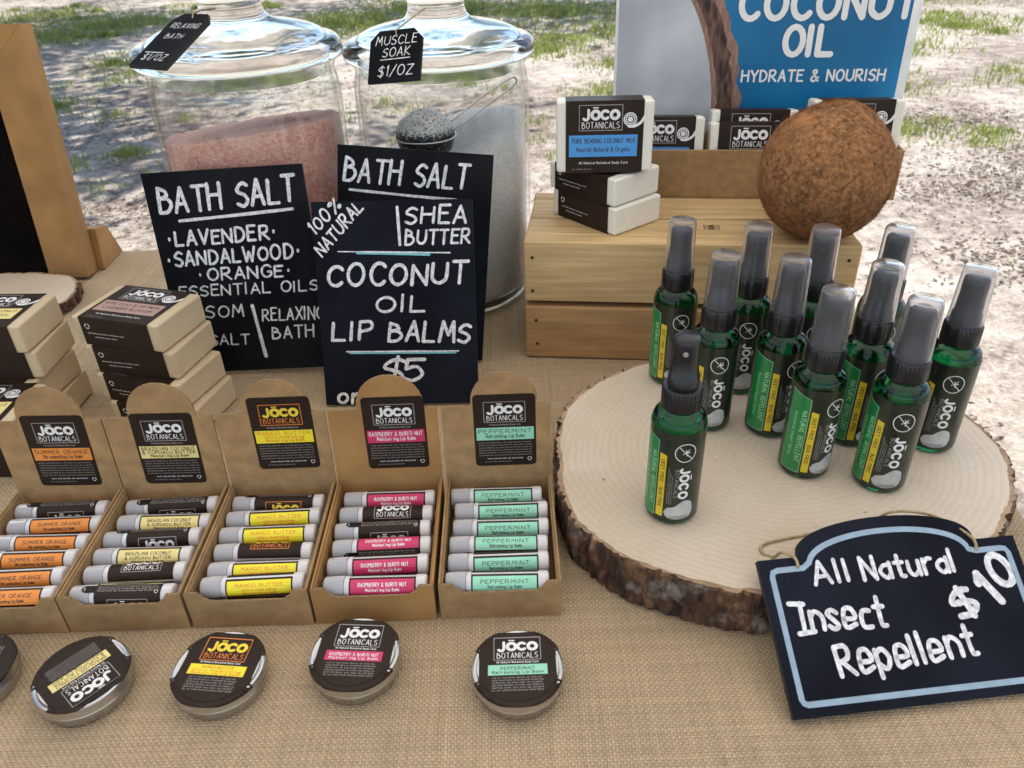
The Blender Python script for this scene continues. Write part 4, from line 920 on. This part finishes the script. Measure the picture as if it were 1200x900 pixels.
def tube_mesh(fl, rot):
    key = (fl, rot)
    if key in CH: return CH[key]
    band, lines, lm, tm, km, _ = FL[fl]
    rotx = lambda v: Vector((v.z, v.x, -v.y))
    if 'cap' not in CH:
        a = MB(); a.lathe([(0, 0), (6.6, 0), (7.3, .6), (7.5, 2), (7.7, 8), (7.8, 13.2), (6.6, 13.2), (6.4, 2), (0, 1.4)], 'tube_clear', 20, rotx); CH['cap'] = a.mesh('cap', 50)
        a = MB(); a.lathe([(0, 4.2), (4.6, 4.3), (5.2, 5), (5.4, 13.35), (7.2, 13.4), (7.6, 14), (7.75, 16), (7.75, 60), (7.75, 65.5), (7.3, 66.4), (6, 67), (0, 67)], 'tube_white', 20, rotx); CH['barrel'] = a.mesh('barrel', 50)
    ts = 1 if lm[0] == 'ink_white' else 1
    p = Print(lambda x, y, l: xmap(rot)(x, -y, l), dl=.04, maxseg=2.2)
    x0, x1 = 16.8, 60; C_ = 2*math.pi*TR2
    # wrap-around label, top of band at arc 0; arc runs to -C_
    p.grid(x0, -44, x1, 3, 'label_dark', 0, 1, 22)
    p.grid(x0+1, -9.6, x1-1, 1.2, band, 1, 1, 5)
    for t, y, hh in zip(lines, (-3.4, -6.4, -9) if len(lines) == 3 else (-4.2, -7.6), (2.4, 2.0, 1.7)): p.text(t, (x0+x1)/2, y, hh*(1.1 if len(lines) == 2 else 1), tm, .38, 2, fit=(x1-x0)*(.72 if t.isupper() else .5), k=2)
    p.grid(x0-6.5, -17.2, x0+.2, -11.2, 'label_black', 1, 1, 3); p.stroke([(x0-6, -14.2), (x0-3, -14.2)], 5.8, 'label_black', 2)
    for k in range(4): p.tiny(x0+2, x1-2, -12-1.5*k, 'ink_grey', 1.1, 2, k)
    p.recycle(x1-3, -17, 1.1)
    p.map = lambda x, y, l: xmap(rot)(x, -(y-31), l)
    p.logo((x0+x1)/2, -6, 26, lm[0], 2, lm[1])
    CH[key] = p.mb.mesh('label'); return CH[key]
cnt_names = ['nearest', 'second', 'third', 'fourth', 'fifth', 'rearmost']
def tube_thing(fl, rot, x, y, z, rz, label, group):
    me = tube_mesh(fl, rot)
    o = empty('lip_balm_tube', (x, y, z), rz, label, 'lip balm', group)
    link('cap', CH['cap'], o, loc=(0, 0, TR2)); link('barrel', CH['barrel'], o, loc=(0, 0, TR2)); link('label', me, o, loc=(0, 0, TR2)); o.scale = (1, .91, .91); o.location.z = z*S; return o
BOX = [(-373.5, 'orange'), (-294, 'cream'), (-213.3, 'yellow'), (-133, 'pink'), (-51.5, 'mint')]
BL = ['kraft box of orange labelled lip balms, cut by the picture edge', 'kraft box of pale yellow and dark labelled lip balms', 'kraft box with yellow lettered mango butter sticker', 'warm-light tinted kraft box of raspberry pink lip balms', 'kraft box of mint green peppermint lip balms, nearest the wood slice']
# degrees by which each tube's colour band is turned down towards the viewer (nearest first); None = no tube
ROTS = {'orange': [12, 20, 18, 14, 12, 250], 'cream': [262, 120, 8, 235, 12, 262], 'yellow': [28, 14, 110, 16, 20, 230], 'pink': [16, 18, 340, 250, 150, 20], 'mint': [20, 26, 358, 22, 20, 18]}
FY = 356.5
for bi, (bx_, fl) in enumerate(BOX):
    lip_box(bx_, FY, fl, BL[bi], 0)
    cname = FL[fl][5]; g = random.Random(bi+3)
    for k in range(6):
        y = FY+2.4+TR2+.4+k*17.2; fo_ = 3.3+g.uniform(0, 3.4)
        lo = tube_thing(fl, 20 if (fl == 'yellow' and k == 0) else 100, bx_+fo_, y+(0 if k == 0 else -.3), 1.35, 0, 'lip balm tube in the lower layer of the %s box' % cname, 'lower layer tubes of the %s box' % cname)
        if k not in (0, ):
            for c in children(lo):
                if c.name.startswith('label'): bpy.data.objects.remove(c)
        if fl == 'yellow' and k == 0: y += 3
        tube_thing(fl, ROTS[fl][k], bx_+3.3+g.uniform(.2, 4.2), y+g.uniform(-.4, .4), 1.6+2*TR2*.91-.6-.35*k, g.uniform(-1.6, 1.6),
                   '%s lip balm tube in the %s label box' % (cnt_names[k], cname), 'lip balm tubes in the %s box' % cname)

# ------------------------------------------------------------------ tins
def tin(x, y, rot, fl, label):
    band, lines, lm, tm, km, _ = FL[fl]
    o = empty('balm_tin', (x, y, .1), 0, label, 'tin', 'round metal balm tins in front of the boxes')
    m1 = MB(); m1.lathe([(0, 0), (24.5, 0), (26, .8), (26.2, 3), (26.2, 9.5), (0, 9.5)], 'tin_metal', 56); m1.build('base', o, smooth=40)
    m1 = MB(); m1.lathe([(0, 9.6), (27.0, 9.6), (27.6, 10.2), (27.4, 11), (27.2, 11.4), (27.2, 17.6), (26.8, 18.8), (25.8, 19.4), (24.6, 19.2), (24.1, 18.7), (0, 18.7)], 'tin_metal', 56); m1.build('lid', o, smooth=40)
    # label strip laid over the lid and folded down over the rim
    W2 = 22.9; rr_ = 27.35; yr = math.sqrt(rr_**2-W2**2); ar = R(rot)
    def surf(u, v, l):
        # u across, v along the strip (arc length from the centre)
        lim = math.sqrt(max(0, 24.9**2-min(abs(u), 24.8)**2)); zz = 18.8; s_ = 1 if v > 0 else -1; av = abs(v)
        if av <= lim:
            rad = math.hypot(u, v); p = Vector((u, v, zz+.1+.85*max(0, min(1, (rad-23.6)/1.3))+l))
        elif av <= lim+2.2:
            t = (av-lim)/2.2; k = (24.9+2.55*t)/24.9; ang = math.atan2(u, lim)
            p = Vector(((24.9+2.8*t)*math.sin(ang), s_*(24.9+2.8*t)*math.cos(ang), 19.75-.55*t*t+l))
        else:
            ang = math.atan2(u, lim); t = min(av-lim-2.2, 2.2 if s_ < 0 else .4)+.004*av; p = Vector(((rr_+.35+l)*math.sin(ang), s_*(rr_+.35+l)*math.cos(ang), 19.2-t))
        return Vector((p.x*math.cos(ar)-p.y*math.sin(ar), p.x*math.sin(ar)+p.y*math.cos(ar), p.z))
    p = Print(surf, dl=.06)
    nu, nv = 30, 95; v0, v1 = -27.4, 24.4
    us = [-W2+2*W2*i/nu for i in range(nu+1)]
    vs = [surf(u, v0+(v1-v0)*j/nv, .06) for j in range(nv+1) for u in us]
    p.mb.add(vs, [(j*(nu+1)+i, j*(nu+1)+i+1, (j+1)*(nu+1)+i+1, (j+1)*(nu+1)+i) for j in range(nv) for i in range(nu)], 'label_dark')
    p.dl = .07
    p.logo(0, 4.5, 28, lm[0], 3, lm[1]); p.text('All Natural Botanical Body Care', 0, 2.4, 1.3, 'ink_white', .22, 3, fit=25, k=2)
    p.grid(-17.5, -6, 17.5, 1.2, band, 3, 8, 2)
    for t, y_, hh in zip(lines, (-1.6, -3.8, -5.6) if len(lines) == 3 else (-2.6, -5.0), (1.9, 1.6, 1.4)): p.text(t, 0, y_, hh*(1.15 if len(lines) == 2 else 1), tm, .32, 4, fit=(30 if len(t) > 14 else 20), k=2)
    for k in range(6): p.tiny(-15, 15, -8.3-1.7*k, 'ink_grey', 1.1, 3, k)
    p.build('label', o)
    o.scale = (1, 1, .8)
    return o
tin(-2.5, 306, 0, 'mint', 'silver tin with mint green peppermint label, right end of the row')
tin(-101, 320, -5, 'pink', 'silver tin with raspberry pink label')
tin(-181.5, 313, -7, 'yellow', 'silver tin with bright yellow mango butter label')
tin(-263, 312, 228, 'cream', 'silver tin with pale yellow band, its label turned upside down')
tin(-336, 318, 95, 'orange', 'silver tin cut off by the picture edge at the row end')

# ------------------------------------------------------------------ green spray bottles
def spray_label_print():
    r_ = 19.15; c = lambda x, y, l: Vector(((r_+l)*math.sin(x/r_), -(r_+l)*math.cos(x/r_), y))
    p = Print(c, dl=.05, maxseg=2)
    p.grid(-36, 4.5, 36, 78, 'spray_label', 0, 38, 1)
    # green panel with a slanted top, white keyline
    def slab(x0, x1, y0, ya, yb, mt, lay, n_=8):
        for i in range(n_):
            a, b_ = x0+(x1-x0)*i/n_, x0+(x1-x0)*(i+1)/n_; ta, tb_ = ya+(yb-ya)*i/n_, ya+(yb-ya)*(i+1)/n_
            p.mb.add([p.P(a, y0, lay), p.P(b_, y0, lay), p.P(b_, tb_, lay), p.P(a, ta, lay)], [(0, 1, 2, 3)], mt)
    slab(-29.5, -12.2, 7, 74, 70, 'panel_green', 1)
    for a, b_ in (((-29.5, 7), (-12.2, 7)), ((-12.2, 7), (-12.2, 70)), ((-12.2, 70), (-29.5, 74))): p.stroke([a, b_], .5, 'ink_leaf', 2, caps=False)
    slab(-10.6, -5.4, 8, 61, 60, 'panel_yellow', 1, 3)
    p.place(-90, -17.2, 38); p.text('NATURAL REPELLENT', 0, 0, 3.6, 'ink_leaf', .65, 2, fit=44)
    p.place(-90, -23.0, 38); p.text('Botanical Insect Spray', 0, 0, 2.6, 'ink_leaf', .4, 2, fit=38)
    p.place(-90, -9.2, 36); p.text('DEET FREE * BUG FREE', 0, 0, 2.5, 'ink_dark', .45, 2, fit=40)
    for k, x in enumerate((-3.4, -2.0, -.6)): p.place(-90, x, 38); p.tiny(-12+3*k, 18, 0, 'ink_grey', .9, 2, k)
    p.place(-90, 1.3, 38); p.text('BOTANICALS', 0, 0, 2.6, 'ink_grey', .35, 2, fit=24)
    p.place(-90, 4.8, 37)
    hh = 6.4; p.stroke(cat_rom([(-10.4, hh), (-10.4, 1.6), (-11.8, .1), (-13.4, .9)], 3), 1.8, 'ink_white', 2)
    for k, cx in enumerate((-5.6, 1.6, 8.8)):
        a0, a1 = (0, 360) if k != 1 else (45, 315); pts = [(cx+2.6*math.cos(R(a0+(a1-a0)*t/12)), hh/2+2.9*math.sin(R(a0+(a1-a0)*t/12))) for t in range(13)]
        if k != 1: pts[-1] = pts[0]
        p.stroke(pts, 1.8, 'ink_white', 2)
    p.stroke([(-7.4, hh+1.8), (-3.8, hh+1.8)], .8, 'ink_white', 2)
    p.place()
    cx, cy_, q = 7, 63.5, 7.2
    p.stroke([(cx+q*math.cos(R(a)), cy_+q*math.sin(R(a))) for a in range(0, 361, 20)], .6, 'ink_white', 2)
    p.stroke([(cx-q*.66, cy_+q*.7), (cx+q*.66, cy_-q*.7)], .55, 'ink_white', 2)
    for a, b_ in (((1, -2.5), (0, 2.8)), ((-2, -1), (2.4, 1.2)), ((2.6, 2.8), (.2, .4)), ((3.2, .2), (.4, .2))): p.stroke([(cx+a[0], cy_+a[1]), (cx+b_[0], cy_+b_[1])], .5, 'ink_white', 2)
    blob = cat_rom([(-3, 9), (-4.4, 13), (-2, 16.5), (3, 18), (6, 21), (10, 23), (15, 21), (17, 14), (15, 8.5), (9, 6.8), (2, 7), (-3, 9)], 4)
    ccx, ccy = 7, 13.5
    def ext(x):
        ys_ = [a[1]+(b_[1]-a[1])*(x-a[0])/(b_[0]-a[0]) for a, b_ in zip(blob, blob[1:]) if (a[0]-x)*(b_[0]-x) <= 0 and abs(a[0]-b_[0]) > 1e-6]
        return (min(ys_), max(ys_)) if ys_ else (13, 13)
    bx0, bx1 = min(q_[0] for q_ in blob)+.01, max(q_[0] for q_ in blob)-.01
    for i in range(18):
        xa, xb = bx0+(bx1-bx0)*i/18, bx0+(bx1-bx0)*(i+1)/18; (a0, a1), (b0, b1) = ext(xa), ext(xb)
        p.mb.add([p.P(xa, a0, 2), p.P(xb, b0, 2), p.P(xb, b1, 2), p.P(xa, a1, 2)], [(0, 1, 2, 3)], 'panel_grey')
    for k in range(12):
        x = .5+k*1.05; p.stroke([(x, 6.8), (x+.3, 10)], .3, 'spray_label', 4, caps=False)
    return p.mb.mesh('label')
def spray_meshes():
    a = MB(); prof = [(0, 0), (14, 0), (17, .8), (18.6, 3), (19, 6), (19, 78), (18.6, 81), (17.2, 84.5), (14.5, 87.3), (11.6, 88.6), (11.3, 89.5)]
    a.lathe(prof, 'pet_green', 48); body = a.mesh('bottle', 50)
    a = MB(); a.lathe([(0, 89.6), (13.3, 89.6), (13.6, 90.4), (13.5, 104.5), (12.9, 105.4), (0, 105.4)], 'spray_black', 40)
    for k in range(30):
        an = 2*math.pi*k/30; c, s_ = math.cos(an), math.sin(an); tf = lambda v, c=c, s_=s_: Vector((v.x*c-v.y*s_, v.x*s_+v.y*c, v.z)); a.box(13.2, 13.72, -.35, .35, 90.6, 103.8, 'spray_black', tf)
    col = a.mesh('collar', 50)
    a = MB(); a.lathe([(0, 105.5), (10.4, 105.5), (10.4, 113), (9.4, 114), (8.9, 128), (9.0, 136), (8.6, 139.5), (7.2, 141), (0, 141.4)], 'pump_grey', 32); a.lathe([(0, 0), (1.7, 0), (1.7, .7), (1.0, .9), (0, .6)], 'ink_grey', 14, lambda v: Vector((v.x, -8.85-v.z, 132+v.y))); noz = a.mesh('pump', 50)
    a = MB(); a.lathe([(12.6, 105.6), (12.7, 106.2), (11.9, 130), (11.4, 144.4), (11.1, 146.3), (10.2, 147.2), (0, 147.4), (0, 146.3), (9.7, 146.2), (10.4, 145.4), (10.7, 143.5), (11.1, 130), (11.9, 106)], 'cap_clear', 40, closed=False); capm = a.mesh('cap', 50)
    return body, col, noz, capm, spray_label_print()
SM = spray_meshes()
DARK = SM[2].copy(); DARK.materials[0] = MATS['spray_black']
def spray(x, y, rz, label, cap=True):
    o = empty('spray_bottle', (x, y, ST+.5), rz, label, 'spray bottle', 'green spray bottles on the wood slice')
    b_ = link('bottle', SM[0], o); link('label', SM[4], o); link('collar', SM[1], o); link('pump', SM[2], o)
    if cap: link('overcap', SM[3], o)
    else: [c.__setattr__('data', DARK) for c in children(o) if c.name.startswith('pump')]
    o.scale = (.935, .935, .975)
    return o
for x, y, rz, lab, cp in ((133, 592, -14, 'capped spray bottle at the back left, nearest the soap pile', True), (150, 524, -20, 'capped spray bottle right behind the uncapped one', True),
        (188, 575, -30, 'capped spray bottle in the back row below the brand mark of the crate', True), (236, 566, -22, 'capped spray bottle in the back row, standing below the coconut', True),
        (196, 513, 4, 'capped spray bottle in the middle of the cluster', True), (290, 562, -20, 'rearmost capped spray bottle at the right of the coconut', True),
        (254, 498, 4, 'capped spray bottle behind the two front ones', True), (207, 462, 5, 'front spray bottle left of the pair nearest the sign', True),
        (102, 420, -15, 'black topped spray bottle without its clear overcap', False), (255, 444, -29, 'front spray bottle nearest the arch of the repellent sign', True),
        (311, 487, -36, 'capped spray bottle at the right edge of the wood slice', True)):
    spray(x+4.5, y-5, rz, lab, cp)

# ------------------------------------------------------------------ cardboard display frame at the left
FB = empty('cardboard_display', (-523, 917, .3), 2, 'tall kraft cardboard display frame with a dark front, by the table edge', 'display')
fl_ = R(7)
ftf = lambda v: Vector((v.x, v.y*math.cos(fl_)+v.z*math.sin(fl_), v.z*math.cos(fl_)-v.y*math.sin(fl_)+.0))
FWd, FHt, FS, FDp = 235, 288, 47, 28
lift = lambda v: ftf(v)+Vector((0, 0, FDp*math.sin(fl_)+.2))
for nm, out in (('side_rail', [(0, 0), (0, FHt), (-FS, FHt-FS), (-FS, 5)]), ('top_rail', [(-.4, FHt), (-FWd+.4, FHt), (-FWd+FS, FHt-FS+.4), (-FS, FHt-FS+.4)]), ('side_rail', [(-FWd, 0), (-FWd+FS, 5), (-FWd+FS, FHt-FS), (-FWd, FHt)]), ('bottom_rail', [(-.4, 0), (-FS, 4.6), (-FWd+FS, 4.6), (-FWd+.4, 0)])):
    m1 = MB(); m1.prism(out, 0, FDp, 'kraft_warm', lambda v: lift(Vector((v.x, v.z, v.y)))); m1.build(nm, FB, bevel=.8, seg=2)
m1 = MB(); m1.box(-FWd+FS-2, -FS+2, 9, 13, 3, FHt-FS+2, 'dark_card', lift); m1.build('dark_panel', FB)
m1 = MB(); m1.box(6-30, 6-4, FDp+8, FDp+42, 0, 46, 'kraft_warm') if False else None
out = [(0, 0), (62, 0), (40, 44), (8, 52)]
m1.prism([(FDp+1+x, z) for x, z in out], -22, 8, 'kraft_warm', lambda v: Vector((v.z, v.x, v.y+.3))); m1.build('easel_foot', FB, bevel=.6, seg=1)

# blue bucket far behind, only its edge shows at the left
BK = empty('blue_bucket', (-6780, 11300, GZ+gnd(-6780, 11300)), 0, 'bright blue plastic bucket standing on the far dirt', 'bucket')
m1 = MB(); m1.lathe([(0, 0), (95, 0), (100, 5), (128, 240), (136, 244), (136, 256), (126, 256), (97, 10), (0, 8)], 'blue_plastic', 32); m1.build('pail', BK, smooth=40)
m1 = MB(); m1.tube([(134*math.cos(a), 30*math.sin(a)*0, 245+95*math.sin(a)) for a in [math.pi*k/12 for k in range(13)]], 4, 'steel', 6); m1.build('handle', BK, smooth=60)
